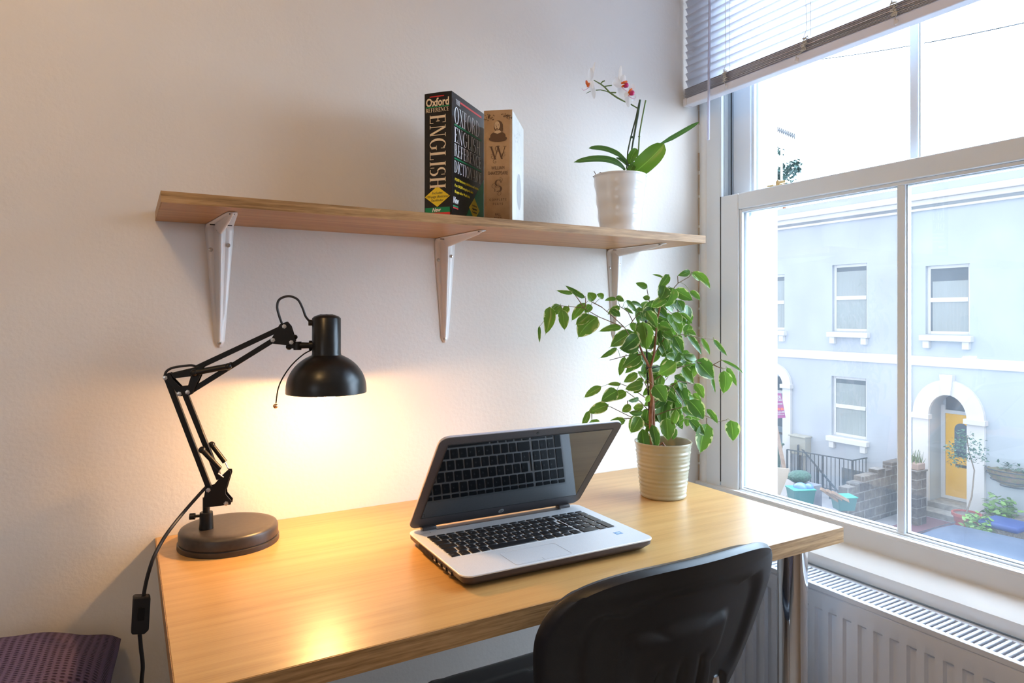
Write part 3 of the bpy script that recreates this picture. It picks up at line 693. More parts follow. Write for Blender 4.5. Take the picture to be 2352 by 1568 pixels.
# ================================================================== FICUS
def ZP(X, Y): return (1220+X/2.8, 600+Y/2.8)
PC = V((1.049, -.258, DZ)); FD = (PC-CAM).dot(FW)       # pot centre and its distance
fi = thing('potted_ficus', PC, 'variegated weeping fig in a ribbed beige pot on the desk', 'potted plant')
M['pot'] = noisy('beige_glazed_pot', (.33, .30, .20), (.37, .335, .23), 14, .22, coat=.3)
pr = [(.050, 0), (.0525, .002)]
nr_ = 46
for i in range(nr_+1):
    t = i/nr_; z = .003+.119*t; r = .0530+(.0650-.0530)*t; rip = .0007*math.sin(t*2*math.pi*13)+.0004*math.sin(t*61)
    pr.append((r+(rip if t < .93 else 0), z))
pr += [(.0665, .1245), (.0672, .1275), (.0668, .1295), (.0648, .1295), (.0630, .127), (.0605, .100), (.0600, .098)]
b = MB(); b.lathe(pr, PC, seg=64); b.build('pot', M['pot'], fi, sharp=70)
b = MB(); b.lathe([(.0001, .108), (.03, .110), (.0605, .107)], PC, seg=30, close=True); b.build('soil', noisy('potting_soil', (.03, .018, .012), (.06, .035, .02), 200, .95, .8, .004, 300), fi)
M['bark'] = noisy('reddish_bark', (.20, .075, .035), (.30, .13, .06), 90, .7, .4, .002)
M['twig'] = mat('twig', (.16, .10, .05), .6)
def FP(X, Y, dd=0): px, py = ZP(X, Y); return onD(px, py, FD+dd)
b = MB()
b.tube([FP(782, 1185), FP(775, 1100), FP(768, 1000), FP(778, 900), FP(772, 780), FP(766, 690)], [.0065, .0052, .005, .0048, .0045, .0042], 10)
b.tube([FP(795, 1185, .004), FP(788, 1050, .004), FP(786, 900, .006), FP(780, 760, .004), FP(768, 690)], [.004, .0035, .0032, .003, .003], 8)
b.tube([FP(766, 690), FP(715, 590), FP(690, 520, .01), FP(650, 470)], [.0032, .0028, .002, .0014], 8)
b.tube([FP(766, 690), FP(790, 600), FP(800, 500), FP(810, 380), FP(830, 290)], [.003, .0028, .0024, .002, .0018], 8)
for k in range(3): b.tube([FP(790+k*18, 1185), FP(800+k*22, 1165), FP(812+k*26, 1195)], .0028, 6)
b.build('trunk', M['bark'], fi)
b = MB(); b.tube([FP(770, 1180, .012), FP(745, 690, .008), FP(738, 380, .008)], .0022, 6); b.tube([FP(735, 684, -.006), FP(775, 680, -.012), FP(815, 676, -.004), FP(770, 690, .012), FP(735, 684, -.006)], .0009, 5); b.build('support_stake', M['rubber'], fi)
b = MB()
TW = [((700, 590), (600, 425), (430, 355), (340, 300), (190, 285)), ((600, 425), (520, 350), (455, 295), (385, 260)), ((455, 295), (400, 265)), ((340, 300), (300, 240), (270, 200)), ((350, 290), (350, 235)),
      ((830, 290), (870, 225), (945, 140), (1015, 100), (1045, 65)), ((945, 140), (942, 95)), ((868, 225), (865, 150)), ((760, 260), (745, 180)), ((640, 400), (670, 360), (700, 330)), ((650, 380), (620, 320), (570, 290)),
      ((790, 600), (860, 490), (960, 470), (1080, 490), (1170, 500)), ((800, 760), (860, 715), (960, 680), (1070, 650)), ((1170, 665), (1215, 685), (1250, 690)), ((1070, 650), (1170, 665), (1225, 635)),
      ((780, 870), (850, 780), (880, 745)), ((870, 800), (905, 800), (940, 850), (975, 900), (980, 960), (985, 1010), (1015, 1015)), ((905, 800), (950, 770), (1050, 790)), ((790, 910), (860, 860), (905, 800)),
      ((800, 990), (880, 960), (960, 940), (1060, 970), (1140, 1000), (1200, 1030), (1260, 1020)), ((1130, 1005), (1128, 1045)),
      ((775, 960), (740, 880), (680, 840), (610, 800), (570, 785)), ((775, 980), (700, 900), (610, 835)), ((772, 1060), (700, 1025), (620, 990), (510, 935), (470, 935)), ((390, 975), (390, 1015)), ((600, 1010), (650, 1010)),
      ((750, 820), (720, 760), (690, 720)), ((770, 700), (745, 820)), ((720, 600), (640, 600), (505, 635)), ((945, 300), (935, 470)), ((930, 660), (860, 730)), ((620, 895), (620, 930))]
for t in TW: b.tube([FP(x, y, .012*math.sin(x*.05)) for x, y in t], [.0013-.0007*i/len(t) for i in range(len(t))], 5)
b.build('twigs', M['twig'], fi)
LV = [(120, 292, 85, 485, 66, .9), (190, 282, 132, 352, 60, .7), (128, 308, 120, 442, 24, .2), (52, 415, 54, 532, 18, .3), (198, 310, 215, 452, 58, .9), (243, 292, 200, 342, 42, 1), (350, 268, 256, 392, 50, .9), (274, 203, 152, 184, 24, .7),
 (346, 236, 206, 146, 30, .2), (404, 252, 360, 195, 56, 1), (466, 236, 416, 212, 36, .9), (386, 280, 342, 338, 44, .8), (372, 342, 278, 412, 56, .7), (426, 358, 296, 503, 108, .65), (548, 242, 466, 256, 24, .3), (545, 228, 602, 262, 34, .4),
 (612, 250, 682, 332, 34, .2), (642, 260, 718, 305, 26, .2), (570, 290, 484, 348, 38, .6), (512, 312, 578, 360, 44, .1), (600, 300, 662, 340, 22, .2), (582, 425, 424, 456, 40, .6), (660, 455, 496, 562, 78, .15), (692, 478, 565, 580, 76, .15),
 (695, 552, 552, 556, 62, .1), (552, 556, 430, 627, 30, .5), (657, 392, 655, 452, 42, .95), (690, 388, 716, 555, 56, .3), (716, 388, 738, 588, 82, .95), (704, 600, 572, 692, 66, .3), (722, 640, 594, 732, 46, .35), (602, 612, 566, 745, 40, .8),
 (684, 720, 586, 782, 46, .8), (686, 710, 738, 752, 22, .8), (722, 788, 594, 824, 56, .35), (702, 798, 655, 852, 44, 1), (737, 580, 760, 688, 76, .1), (792, 800, 714, 872, 38, .5), (452, 805, 333, 882, 44, .6), (556, 832, 440, 908, 74, .3),
 (576, 792, 482, 792, 24, .6), (612, 840, 506, 902, 52, .85), (496, 922, 353, 978, 62, .55), (372, 962, 318, 1076, 34, .5), (388, 1018, 416, 1100, 78, .95), (606, 1022, 462, 1056, 48, .7), (642, 928, 578, 968, 44, .9), (702, 1000, 640, 1112, 74, .5),
 (716, 972, 618, 968, 36, .15), (724, 938, 652, 940, 46, .8), (692, 882, 614, 898, 28, .2), (762, 862, 736, 905, 30, .8), (714, 1076, 743, 1262, 76, .35), (766, 1062, 730, 1100, 30, .6), (780, 1050, 804, 1228, 54, .2), (872, 855, 834, 1070, 92, .6),
 (870, 1008, 880, 1165, 84, .8), (932, 955, 902, 1062, 44, .9), (925, 1070, 908, 1155, 32, .1), (790, 798, 868, 918, 82, .2), (844, 738, 815, 830, 34, .4), (932, 652, 808, 732, 76, .55), (772, 700, 800, 802, 30, .5), (868, 602, 922, 642, 44, .3),
 (1022, 62, 934, 92, 36, .2), (1042, 66, 1156, 190, 42, 1), (1030, 74, 1082, 132, 26, 1), (886, 84, 804, 190, 44, .4), (852, 106, 772, 86, 14, .3), (748, 168, 664, 136, 36, .6), (762, 244, 716, 228, 34, .2), (920, 182, 1050, 258, 64, .35),
 (1022, 190, 1090, 258, 34, .6), (862, 160, 818, 255, 70, .1), (910, 170, 872, 270, 78, .1), (916, 210, 852, 300, 62, .1), (870, 240, 764, 300, 58, .4), (902, 258, 1000, 348, 64, .05), (940, 250, 968, 330, 50, .1), (742, 318, 812, 445, 54, .1),
 (800, 345, 886, 385, 66, .05), (820, 405, 912, 440, 56, .2), (906, 335, 964, 405, 50, .95), (916, 378, 958, 480, 58, .95), (960, 330, 1042, 412, 24, .3), (848, 452, 922, 510, 54, .5), (838, 488, 868, 586, 52, .05), (918, 478, 974, 605, 58, .1),
 (908, 528, 938, 605, 34, .1), (936, 590, 1002, 662, 50, .1), (1000, 458, 1102, 612, 40, .1), (1000, 444, 1066, 482, 30, .5), (1094, 492, 1152, 612, 30, 1), (1172, 500, 1268, 618, 30, 0), (1066, 632, 1184, 768, 100, .05), (985, 608, 1068, 632, 46, .6),
 (974, 680, 1052, 796, 60, .75), (1056, 785, 1112, 892, 48, .9), (1242, 704, 1230, 862, 72, .5), (1258, 682, 1326, 815, 34, .5), (1226, 636, 1376, 738, 18, .3), (950, 796, 1018, 958, 76, .15), (1012, 892, 1110, 1030, 84, .05), (1130, 950, 1202, 1052, 34, .3),
 (1016, 1016, 1122, 1130, 54, .0), (1134, 1045, 1084, 1252, 106, .6), (1284, 1022, 1296, 1168, 80, .4), (1042, 850, 1102, 905, 34, .7), (1082, 690, 1112, 745, 30, .7), (1162, 742, 1188, 855, 22, .1), (970, 940, 1052, 1004, 44, .6), (782, 470, 770, 580, 40, .1)]
TP = []
for t in TW+[((782, 1185), (775, 1100), (768, 1000), (778, 900), (772, 780), (766, 690))]+[((766, 690), (715, 590), (690, 520)), ((766, 690), (790, 600), (800, 500), (810, 380), (830, 290))]:
    P3 = [FP(x, y, .012*math.sin(x*.05)) for x, y in t]
    for q in range(len(P3)-1): TP += [P3[q].lerp(P3[q+1], k/6) for k in range(7)]
PT = MB(); b = MB()
for i, (x0, y0, x1, y1, wpx, g) in enumerate(LV):
    hsh = math.sin(i*12.9898)*43758.5453; hsh -= math.floor(hsh); h2 = math.sin(i*78.233)*1342.71; h2 -= math.floor(h2)
    xm, ym = (x0+x1)/2, (y0+y1)/2; core = max(0, 1-abs(xm-860)/330)
    d0 = (hsh-.55)*.085*(.5+core) + (-.012 if wpx > 70 else .006)
    d1 = d0+(h2-.5)*.035
    B, T = FP(x0, y0, d0), FP(x1, y1, d1); wdt = wpx/2.8/FPX*FD
    n = -FW+RT*(hsh-.5)*.5+V((0, 0, .55*(h2-.1))); wdt *= 1.2
    leaf(b, B, T, wdt, n, arch=.05+.10*h2, fold=.30, curl_=.08, rv=g, sway=(hsh-.5)*.16)
    q = min(TP, key=lambda p_: (p_-B).length)       # leaf stalk to the nearest twig
    if (q-B).length < .09: PT.tube([q, (q+B)/2+V((0, 0, .004)), B+(T-B)*.04], .00055, 4)
for k in range(130):     # inner leaves, mostly hidden behind the outer ones
    X = random.gauss(855, 100); Y = random.uniform(230, 1040); a = random.uniform(.3, 2.8); Ln = random.uniform(80, 130)
    X1 = X+Ln*math.cos(a); Y1 = Y+Ln*abs(math.sin(a)); d0 = random.uniform(.015, .085)
    if abs(X-870) > 200: continue
    leaf(b, FP(X, Y, d0), FP(X1, Y1, d0+random.uniform(-.02, .02)), random.uniform(52, 80)/2.8/FPX*FD, -FW+V((random.uniform(-.6, .6), 0, random.uniform(0, .9))), arch=.08, rv=random.choice((.05, .2, .4, .7, .9)))
o = b.build('foliage', M['ficus'], fi, sharp=180)
PT.build('leaf_stalks', mat('leaf_stalk', (.16, .20, .06), .6), fi)

# ================================================================== ORCHID
def OZ(X, Y): return (1300+X/3.732, 120+Y/3.732)
def OF(X, Y): return (1320+X/11.2, 130+Y/11.2)
OC = V((1.0, -.150, SH_T)); OD = (OC-CAM).dot(FW)
px = 1424; OC.x = ony(px, 460, OC.y).x; OD = (OC-CAM).dot(FW)
oc = thing('potted_orchid', OC, 'white orchid with orange and magenta lips in a white wavy pot on the shelf', 'potted plant')
ph = (HY-404)/FPX*OD+CAM.z-SH_T; pw = 121/FPX*OD/2
pr = [(pw*.74, 0), (pw*.76, .003)]
for i in range(40): t = i/39; pr.append((pw*(.765+.225*t)+.0010*math.sin(t*2*math.pi*3.3+2.2), .004+(ph-.008)*t))
pr += [(pw, ph-.003), (pw*.995, ph), (pw*.96, ph), (pw*.94, ph-.004), (pw*.88, ph-.05), (pw*.86, ph-.054)]
M['wpot'] = mat('white_glazed_pot', (.74, .73, .72), .12, coat=.5)
b = MB(); b.lathe(pr, OC, seg=56); b.build('pot', M['wpot'], oc, sharp=70)
b = MB(); b.lathe([(.0001, ph-.014), (.02, ph-.012), (pw*.92, ph-.02)], OC, seg=24, close=True); b.build('bark_chips', noisy('bark_chip', (.12, .07, .04), (.22, .14, .08), 150, .9, .8, .006, 120), oc)
def OP(X, Y, dd=0): p = OZ(X, Y); return onD(p[0], p[1], OD+dd)
def OQ(X, Y, dd=0): p = OF(X, Y); return onD(p[0], p[1], OD+dd)
k = OD/FPX/3.732
b = MB()
def lf(P, wpx, nrm, rv, shape='strap', f=.2):
    """leaf along a bent path of three points"""
    A, Mi, Z = [V(p) for p in P]; n = V(nrm)
    f0 = len(b.f); L = (Z-A).length
    def fn(u, v):
        p = A*(1-u)**2+Mi*2*u*(1-u)+Z*u*u; tn = ((Mi-A)*(1-u)+(Z-Mi)*u).normalized(); nn = (n-tn*n.dot(tn)).normalized(); s = tn.cross(nn)
        w_ = wpx*k/2*(min(1, .35+(u/.3)*.65) if u < .3 else (1-max(0, (u-.55)/.45)**2.2)**.5 if u < .999 else .02)
        t = v*2-1; return p+s*w_*t+nn*f*w_*abs(t)
    b.grid(fn, 14, 4); b.rnd += [rv]*(len(b.f)-f0)
lf([OP(505, 1010), OP(400, 860, -.02), OP(66, 943, -.01)], 66, (-.3, -.9, .35), .25)
lf([OP(520, 935), OP(380, 800, .03), OP(193, 822, .04)], 58, (-.3, -.9, .35), .1)
lf([OP(575, 1035), OP(700, 950, -.02), OP(842, 785, -.03)], 175, -FW+V((0, 0, .35)), .95)
lf([OP(805, 790, -.02), OP(960, 710, 0), OP(1143, 596, .01)], 44, (-.3, -.8, .4), .2)
lf([OP(545, 960), OP(560, 880, -.01), OP(608, 826)], 72, -FW, .9)
lf([OP(430, 905, .01), OP(490, 920), OP(540, 985)], 50, (-.2, -.7, .6), .05)
lf([OP(520, 1050), OP(560, 1000, -.01), OP(590, 940)], 60, -FW, .75)
b.build('leaves', M['orchidleaf'], oc, sharp=180)
M['stem'] = mat('orchid_stem', (.05, .085, .05), .35); M['stemg'] = mat('orchid_spike', (.12, .20, .06), .4)
b = MB(); b.tube([OP(520, 1000), OP(530, 850), OP(556, 725), OP(600, 560), OP(632, 410)], .0018, 8); b.tube([OP(560, 1000, .003), OP(565, 830, .003), OP(582, 725), OP(612, 560), OP(636, 408)], [.002, .0022, .0024, .0028, .0028], 8); b.ball(OP(566, 727), .0048, (1, 1, .6)); b.build('cut_stem', M['stem'], oc)
b = MB(); b.tube([OP(572, 1045), OP(600, 960), OP(622, 840), OP(630, 700), OP(655, 560), OP(684, 412)], .0020, 8); b.ball(OP(628, 722), .0028); b.ball(OP(600, 958), .0028); b.build('cut_stem', M['stemg'], oc)
b = MB(); b.tube([OQ(1620, 1330), OQ(1420, 1210), OQ(1250, 1140), OQ(1100, 1060), OQ(900, 925), OQ(770, 780), OQ(660, 700), OQ(490, 605)], [.0016, .0018, .0018, .0022, .0020, .0019, .0017, .0011], 8)
b.tube([OQ(780, 765), OQ(860, 750), OQ(955, 738)], .0015, 6); b.tube([OQ(900, 925), OQ(980, 925), OQ(1065, 928)], .0015, 6); b.tube([OQ(890, 920), OQ(780, 880), OQ(660, 855), OQ(545, 862)], .0012, 6); b.tube([OQ(490, 875), OQ(420, 885), OQ(290, 945)], [.0009, .001, .0005], 6)
b.tube([OQ(665, 700), OQ(720, 640), OQ(775, 620)], [.0014, .0017, .0012], 6); b.build('flower_spike', M['stemg'], oc)
b = MB(); b.tube([OP(230, 1065), OP(280, 1070), OP(310, 1030)], .0014, 5); b.tube([OP(240, 1018), OP(260, 1055), OP(300, 1065)], .0009, 5); b.tube([OP(310, 1055), OP(345, 1038), OP(365, 1052), OP(330, 1068)], .0009, 5); b.tube([OP(330, 1060), OP(385, 1056)], .0009, 5); b.ball(OP(295, 1045), .005, (.7, .7, 1.1)); b.ball(OP(476, 1048), .0035); b.build('dry_roots', mat('dry_root', (.10, .055, .04), .8), oc)
kf = OD/FPX/11.2
M['lip'] = mat('orange_lip', (.72, .14, .01), .45); M['mag'] = mat('magenta_lip', (.50, .02, .13), .4); M['whis'] = mat('pink_tendril', (.72, .42, .55), .5)
def flower(pets, lips, mags, curls, z0):
    e = empty('flower', (0, 0, 0)); e.parent = oc; e.location = (0, 0, 0)
    for i, (x0, y0, x1, y1, w_) in enumerate(pets):
        b = MB(); h = (i*37 % 10)/10
        leaf(b, OQ(x0, y0, z0), OQ(x1, y1, z0+(-.012 if i % 2 else .012)), w_*kf, -FW+RT*(h-.5)*.8+V((0, 0, .2*h)), arch=.08, fold=.25, nu=12, nv=6, shape='petal', rv=h)
        b.rnd = []; b.build('petal', M['petal'], e, sharp=180)
    b = MB()
    for x0, y0, x1, y1, w_ in lips: b.tube([OQ(x0, y0, z0-.004), OQ((x0+x1)/2, (y0+y1)/2, z0-.008), OQ(x1, y1, z0-.006)], [w_*kf*.32, w_*kf*.5, w_*kf*.3], 8)
    b.build('lip', M['lip'], e)
    if mags:
        b = MB()
        for x0, y0, r in mags: b.ball(OQ(x0, y0, z0-.010), r*kf, (1, 1, 1.1))
        b.build('lip_lobe', M['mag'], e)
    b = MB()
    for c_ in curls: b.tube([OQ(x, y, z0-.006) for x, y in c_], [.0009-.0005*i/len(c_) for i in range(len(c_))], 5)
    b.build('tendril', M['whis'], e)
flower([(440, 640, 526, 130, 76), (400, 620, 400, 285, 160), (420, 640, 505, 1090, 120), (400, 620, 470, 820, 120)], [(300, 625, 330, 740, 75), (370, 690, 330, 780, 75)], [], [[(385, 775), (330, 820), (270, 860), (225, 865), (195, 840), (188, 805)], [(300, 610), (280, 620)]], -.01)
flower([(1180, 690, 1190, 225, 100), (1190, 700, 965, 680, 290), (1180, 740, 1245, 1140, 190), (1220, 650, 1290, 470, 170), (1150, 740, 1130, 1000, 130)], [(1200, 690, 1345, 640, 80), (1215, 770, 1290, 740, 70)], [(1335, 735, 58), (1300, 775, 30)], [[(1210, 790), (1290, 860), (1370, 895)]], 0)
flower([(1400, 900, 1385, 1305, 170), (1440, 900, 1500, 690, 150), (1440, 920, 1530, 1140, 190), (1390, 900, 1290, 1050, 120)], [(1385, 940, 1470, 830, 75), (1375, 985, 1440, 960, 60)], [(1480, 935, 60), (1450, 975, 28)], [[(1380, 1010), (1450, 1060), (1520, 1085), (1560, 1060), (1550, 1020)]], -.02)

# ================================================================== LAPTOP
LT = rad(-1.2); lu = V((math.cos(LT), math.sin(LT), 0)); lv = V((-math.sin(LT), math.cos(LT), 0)); lz = V((0, 0, 1))
LO = V((.3995, -.523, DZ)); LW, LD = .3805, .2535; LZT = .0225
LM = Matrix((lu, lv, lz)).transposed().to_4x4(); LM.translation = LO
lp = thing('laptop', LO+lu*LW/2+lv*LD/2, 'open silver laptop with black keys and its dark screen leaning forward, on the desk', 'laptop')
M['silver'] = noisy('silver_deck', (.66, .67, .70), (.70, .71, .74), 500, .42, metal=.25)
M['bezel'] = noisy('dark_grey_bezel', (.045, .042, .045), (.055, .05, .053), 400, .45)
M['lbase'] = mat('dark_laptop_base', (.05, .035, .04), .4); M['lidback'] = mat('lid_back', (.55, .55, .62), .35, .3)
M['screen'] = mat('glossy_dark_screen', (.006, .008, .011), .035, spec=.6, coat=.3)
M['screen'].node_tree.nodes['Principled BSDF'].inputs['IOR'].default_value = 1.65
def rr(x0, y0, x1, y1, r, n=6, corners=(1, 1, 1, 1)):
    P = []
    for (cx, cy, a, c_) in ((x1-r, y0+r, -90, corners[1]), (x1-r, y1-r, 0, corners[2]), (x0+r, y1-r, 90, corners[3]), (x0+r, y0+r, 180, corners[0])):
        if c_: P += [(cx+r*math.cos(rad(a+90*i/n)), cy+r*math.sin(rad(a+90*i/n))) for i in range(n+1)]
        else: P.append((cx+(r if a in (-90, 0) else -r), cy+(r if a in (0, 90) else -r)))
    return P
b = MB(); b.prism([LM @ V((x, y, LZT-.0030)) for x, y in rr(0, 0, LW, LD, .018)], lz*.0030); b.build('palm_deck', M['silver'], lp, .0008, 2)
b = MB()
A_ = rr(0.0005, 0.0005, LW-.0005, LD-.0005, .018); B_ = rr(.010, .012, LW-.010, LD-.004, .015); n = len(A_)
b.v += [LM @ V((x, y, LZT-.0031)) for x, y in A_]+[LM @ V((x, y, LZT-.010)) for x, y in rr(.0015, .0015, LW-.0015, LD-.001, .018)]+[LM @ V((x, y, .0035)) for x, y in B_]
for j in range(2):
    for i in range(n): a = j*n+i; c_ = j*n+(i+1) % n; b.face((a, c_, c_+n, a+n))
b.face(list(range(n))[::-1]); b.face([2*n+i for i in range(n)]); b.build('base_shell', M['lbase'], lp, sharp=50)
for x in (.03, LW-.03):
    for y in (.03, LD-.03): b = MB(); b.cyl(LM @ V((x, y, 0)), LM @ V((x, y, .0036)), .008); b.build('rubber_foot', M['rubber'], lp)
b = MB()       # left side: vent slots and ports
for i in range(22): b.box((-.0002, .190-i*.0030, .0095), (.003, .1914-i*.0030, .0165), LM)
b.build('side_vent', M['rubber'], lp)
for y, wd_, hh in ((.116, .010, .0075), (.095, .013, .0060), (.074, .013, .0060), (.053, .013, .0060)):
    b = MB(); b.box((-.0006, y-wd_/2, .0095), (.004, y+wd_/2, .0095+hh), LM); o = b.build('port', M['rubber'], lp)
    b = MB(); b.box((-.0008, y-wd_/2+.002, .0117), (.0, y+wd_/2-.002, .0133), LM); b.build('port_tongue', M['steel'], o)
# keyboard
kb = empty('keyboard', (0, 0, 0)); kb.parent = lp; kb.location = (0, 0, 0)
KX0, KX1, KY0, KY1 = .0175, .357, .086, .2035
b = MB(); b.prism([LM @ V((x, y, LZT-.0001)) for x, y in rr(KX0-.002, KY0-.002, KX1+.002, KY1+.002, .003, 3)], lz*.0004); b.build('key_well', mat('key_well', (.60, .61, .64), .5), kb)
M['key'] = mat('black_key', (.012, .012, .014), .38)
M['legend'] = mat('key_legend', (.40, .40, .40), .5)
pitch = (KX1-KX0)/18.35; rh = (KY1-KY0-.0105)/5
rows = [  # bottom to top: (labels, widths)
 ([('ctrl', 1), ('fn', 1), ('', 1), ('alt', 1), ('', 5.0), ('alt gr', 1), ('ctrl', 1), ('<', 1), ('v', 1), ('>', 1)], [('0', 2), ('.', 1)]),
 ([('', 1.25), ('\\', 1)]+[(c, 1) for c in 'ZXCVBNM,./']+[('', 1.75)], [('1', 1), ('2', 1), ('3', 1)]),
 ([('', 1.75)]+[(c, 1) for c in "ASDFGHJKL;'#"]+[('', .25)], [('4', 1), ('5', 1), ('6', 1)]),
 ([('', 1.5)]+[(c, 1) for c in 'QWERTYUIOP[]']+[('', .5)], [('7', 1), ('8', 1), ('9', 1)]),
 ([(c, 1) for c in '`1234567890-=']+[('', 1)], [('nu', 1), ('/', 1), ('*', 1), ('-', 1)]),
]
leg = MB(); KB = .0028
def key(x0, y0, x1, y1, lab):
    b = MB(); g = .0015; x0 += g; x1 -= g; y0 += g; y1 -= g
    P = rr(x0, y0, x1, y1, .0012, 2); Q = rr(x0+.0006, y0+.0006, x1-.0006, y1-.0006, .0012, 2); n = len(P)
    b.v += [LM @ V((x, y, LZT+.0003)) for x, y in P]+[LM @ V((x, y, LZT+.0018)) for x, y in Q]
    b.face(list(range(n))[::-1]); b.face([n+i for i in range(n)])
    for i in range(n): j = (i+1) % n; b.face((i, j, n+j, n+i))
    b.build('key', M['key'], kb, sharp=50, fixn=False)
    if lab: addtext(leg, lab, .0048 if len(lab) == 1 else .0028, LM @ Matrix.Translation((x0+.0045 if len(lab) > 1 else x0+.0048, y0+(y1-y0)*.42, LZT+.0019)), ext=.00002)
for r, (mainr, pad) in enumerate(rows):
    x = KX0; y = KY0+r*rh; sc = 1.0
    tot = sum(w_ for _, w_ in mainr); sc = 14.2/tot if r != 0 else 14.2/tot
    for lab, w_ in mainr:
        if r == 0 and lab == 'v':
            key(x, y, x+w_*pitch*sc, y+rh/2, ''); key(x, y+rh/2, x+w_*pitch*sc, y+rh, '')
        elif r == 3 and w_ == .5: pass
        elif r == 2 and w_ == .25: key(x-.0002, y, KX0+14.2*pitch, y+2*rh, '')
        else: key(x, y, x+w_*pitch*sc, y+rh, lab)
        x += w_*pitch*sc
    x = KX0+14.35*pitch
    for lab, w_ in pad: key(x, y, x+w_*pitch, y+rh, lab); x += w_*pitch
key(KX1-pitch, KY0, KX1, KY0+2*rh, ''); key(KX1-pitch, KY0+2*rh, KX1, KY0+4*rh, '+')
yt = KY0+5*rh
for i in range(14): key(KX0+i*14.2*pitch/14, yt, KX0+(i+1)*14.2*pitch/14, yt+.0100, '')
for i in range(4): key(KX0+(14.35+i)*pitch, yt, KX0+(15.35+i)*pitch, yt+.0100, '')
leg.build('key_legends', M['legend'], kb)
b = MB(); tp = rr(.096, .006, .205, .066, .006, 4)      # touchpad outline
P = [LM @ V((x, y, LZT+.00015)) for x, y in tp]; b.tube(P+[P[0]], .00022, 4); b.tube([LM @ V((.150, .007, LZT+.00015)), LM @ V((.150, .016, LZT+.00015))], .0002, 4)
b.build('touchpad', mat('touchpad_line', (.38, .38, .40), .4), lp)
b = MB(); b.box((.331, .049, LZT), (.346, .062, LZT+.0002), LM); st_ = b.build('sticker', mat('blue_sticker', (.16, .33, .62), .25, .3), lp, label='small blue foil sticker')
b = MB(); b.prism([LM @ V((x, y, LZT+.0002)) for x, y in [(.333+.0055+.0045*math.cos(t*.6), .0555+.0028*math.sin(t*.6)) for t in range(10)]], lz*.0001); b.build('sticker_mark', mat('sticker_pale', (.45, .6, .8), .3), st_)
b = MB(); b.box((.014, LD-.030, LZT), (.036, LD-.0295, LZT+.0001), LM); b.box((.0355, LD-.030, LZT), (.036, LD-.024, LZT+.0001), LM); b.build('power_button', M['bezel'], lp)
# lid
la = rad(129.0); lup = lv*math.cos(la)+lz*math.sin(la); lno = lu.cross(lup)          # points away from keyboard?
HL = .2500
LL = Matrix((lu, lup, lu.cross(lup))).transposed().to_4x4(); LL.translation = LM @ V((0, LD-.006, LZT+.004))
# local +z of LL
zs_ = LL.to_3x3() @ V((0, 0, 1)); face = -1 if zs_.y > 0 else 1      # the side that faces the user
ld = empty('lid', (0, 0, 0)); ld.parent = lp; ld.location = (0, 0, 0)
def lid_prism(mb, P, z0, z1): mb.prism([LL @ V((x, y, z0)) for x, y in P], (LL.to_3x3() @ V((0, 0, z1-z0))))
b = MB(); lid_prism(b, rr(0, 0, LW, HL, .017), face*-.0055, face*-.0008); b.build('lid_shell', M['lidback'], ld, .0012, 2)
b = MB(); lid_prism(b, rr(.0008, .0008, LW-.0008, HL-.0008, .0165), face*-.0009, 0); b.build('bezel', M['bezel'], ld)
b = MB(); lid_prism(b, [(.0185, .030), (LW-.0185, .030), (LW-.0185, HL-.0195), (.0185, HL-.0195)], face*.0002, face*.0004); b.build('screen', M['screen'], ld)
b = MB()
for q in ([(.0175, .0288), (LW-.0175, .0288), (LW-.0175, .030), (.0175, .030)], [(.0175, HL-.0195), (LW-.0175, HL-.0195), (LW-.0175, HL-.0183), (.0175, HL-.0183)], [(.0172, .03), (.0185, .03), (.0185, HL-.0195), (.0172, HL-.0195)], [(LW-.0185, .03), (LW-.0172, .03), (LW-.0172, HL-.0195), (LW-.0185, HL-.0195)]): lid_prism(b, q, 0, face*.0006)
b.build('screen_seal', M['rubber'], ld)
FLm = LL @ Matrix.Scale(1, 4); s3 = LL.to_3x3()
LF = frame(LL @ V((LW/2, .0145, face*.0002)), (lu if face*1 > 0 else lu), lup); 
b = MB(); b.cyl(LL @ V((LW/2, HL-.0095, 0)), LL @ V((LW/2, HL-.0095, face*.0008)), .0030); b.build('webcam', M['rubber'], ld)
b = MB(); outn = (LL.to_3x3() @ V((0, 0, face))).normalized(); ctr = LL @ V((LW/2, .0145, face*.0003))
ex = lu if lu.cross(lup).dot(outn) > 0 else lu
GM = Matrix((lu, lup, outn)).transposed().to_4x4(); GM.translation = ctr
b.prism([GM @ V((.0058*math.cos(i*math.pi/14), .0058*math.sin(i*math.pi/14), 0)) for i in range(28)], outn*.0003); lg = b.build('logo_disc', mat('logo_silver', (.62, .64, .66), .25, .5), ld)
b = MB(); addtext(b, 'hp', .0100, GM @ Matrix.Translation((0, -.0024, .0004)), shear=.35, width=.0066, bold=.0001, ext=.00003); b.build('logo_letters', M['bezel'], lg)
for hx0, hx1 in ((.026, .054), (LW-.054, LW-.026)):       # hinge barrels between lid and deck
    b = MB(); b.bar(LM @ V((hx0, LD-.008, LZT+.001)), LM @ V((hx1, LD-.008, LZT+.001)), .016, .011); b.build('hinge', M['bezel'], lp, .002)
b = MB(); b.box((.052, LD-.020, LZT-.0002), (LW-.052, LD-.002, LZT+.0004), LM); b.build('hinge_recess', M['bezel'], lp)

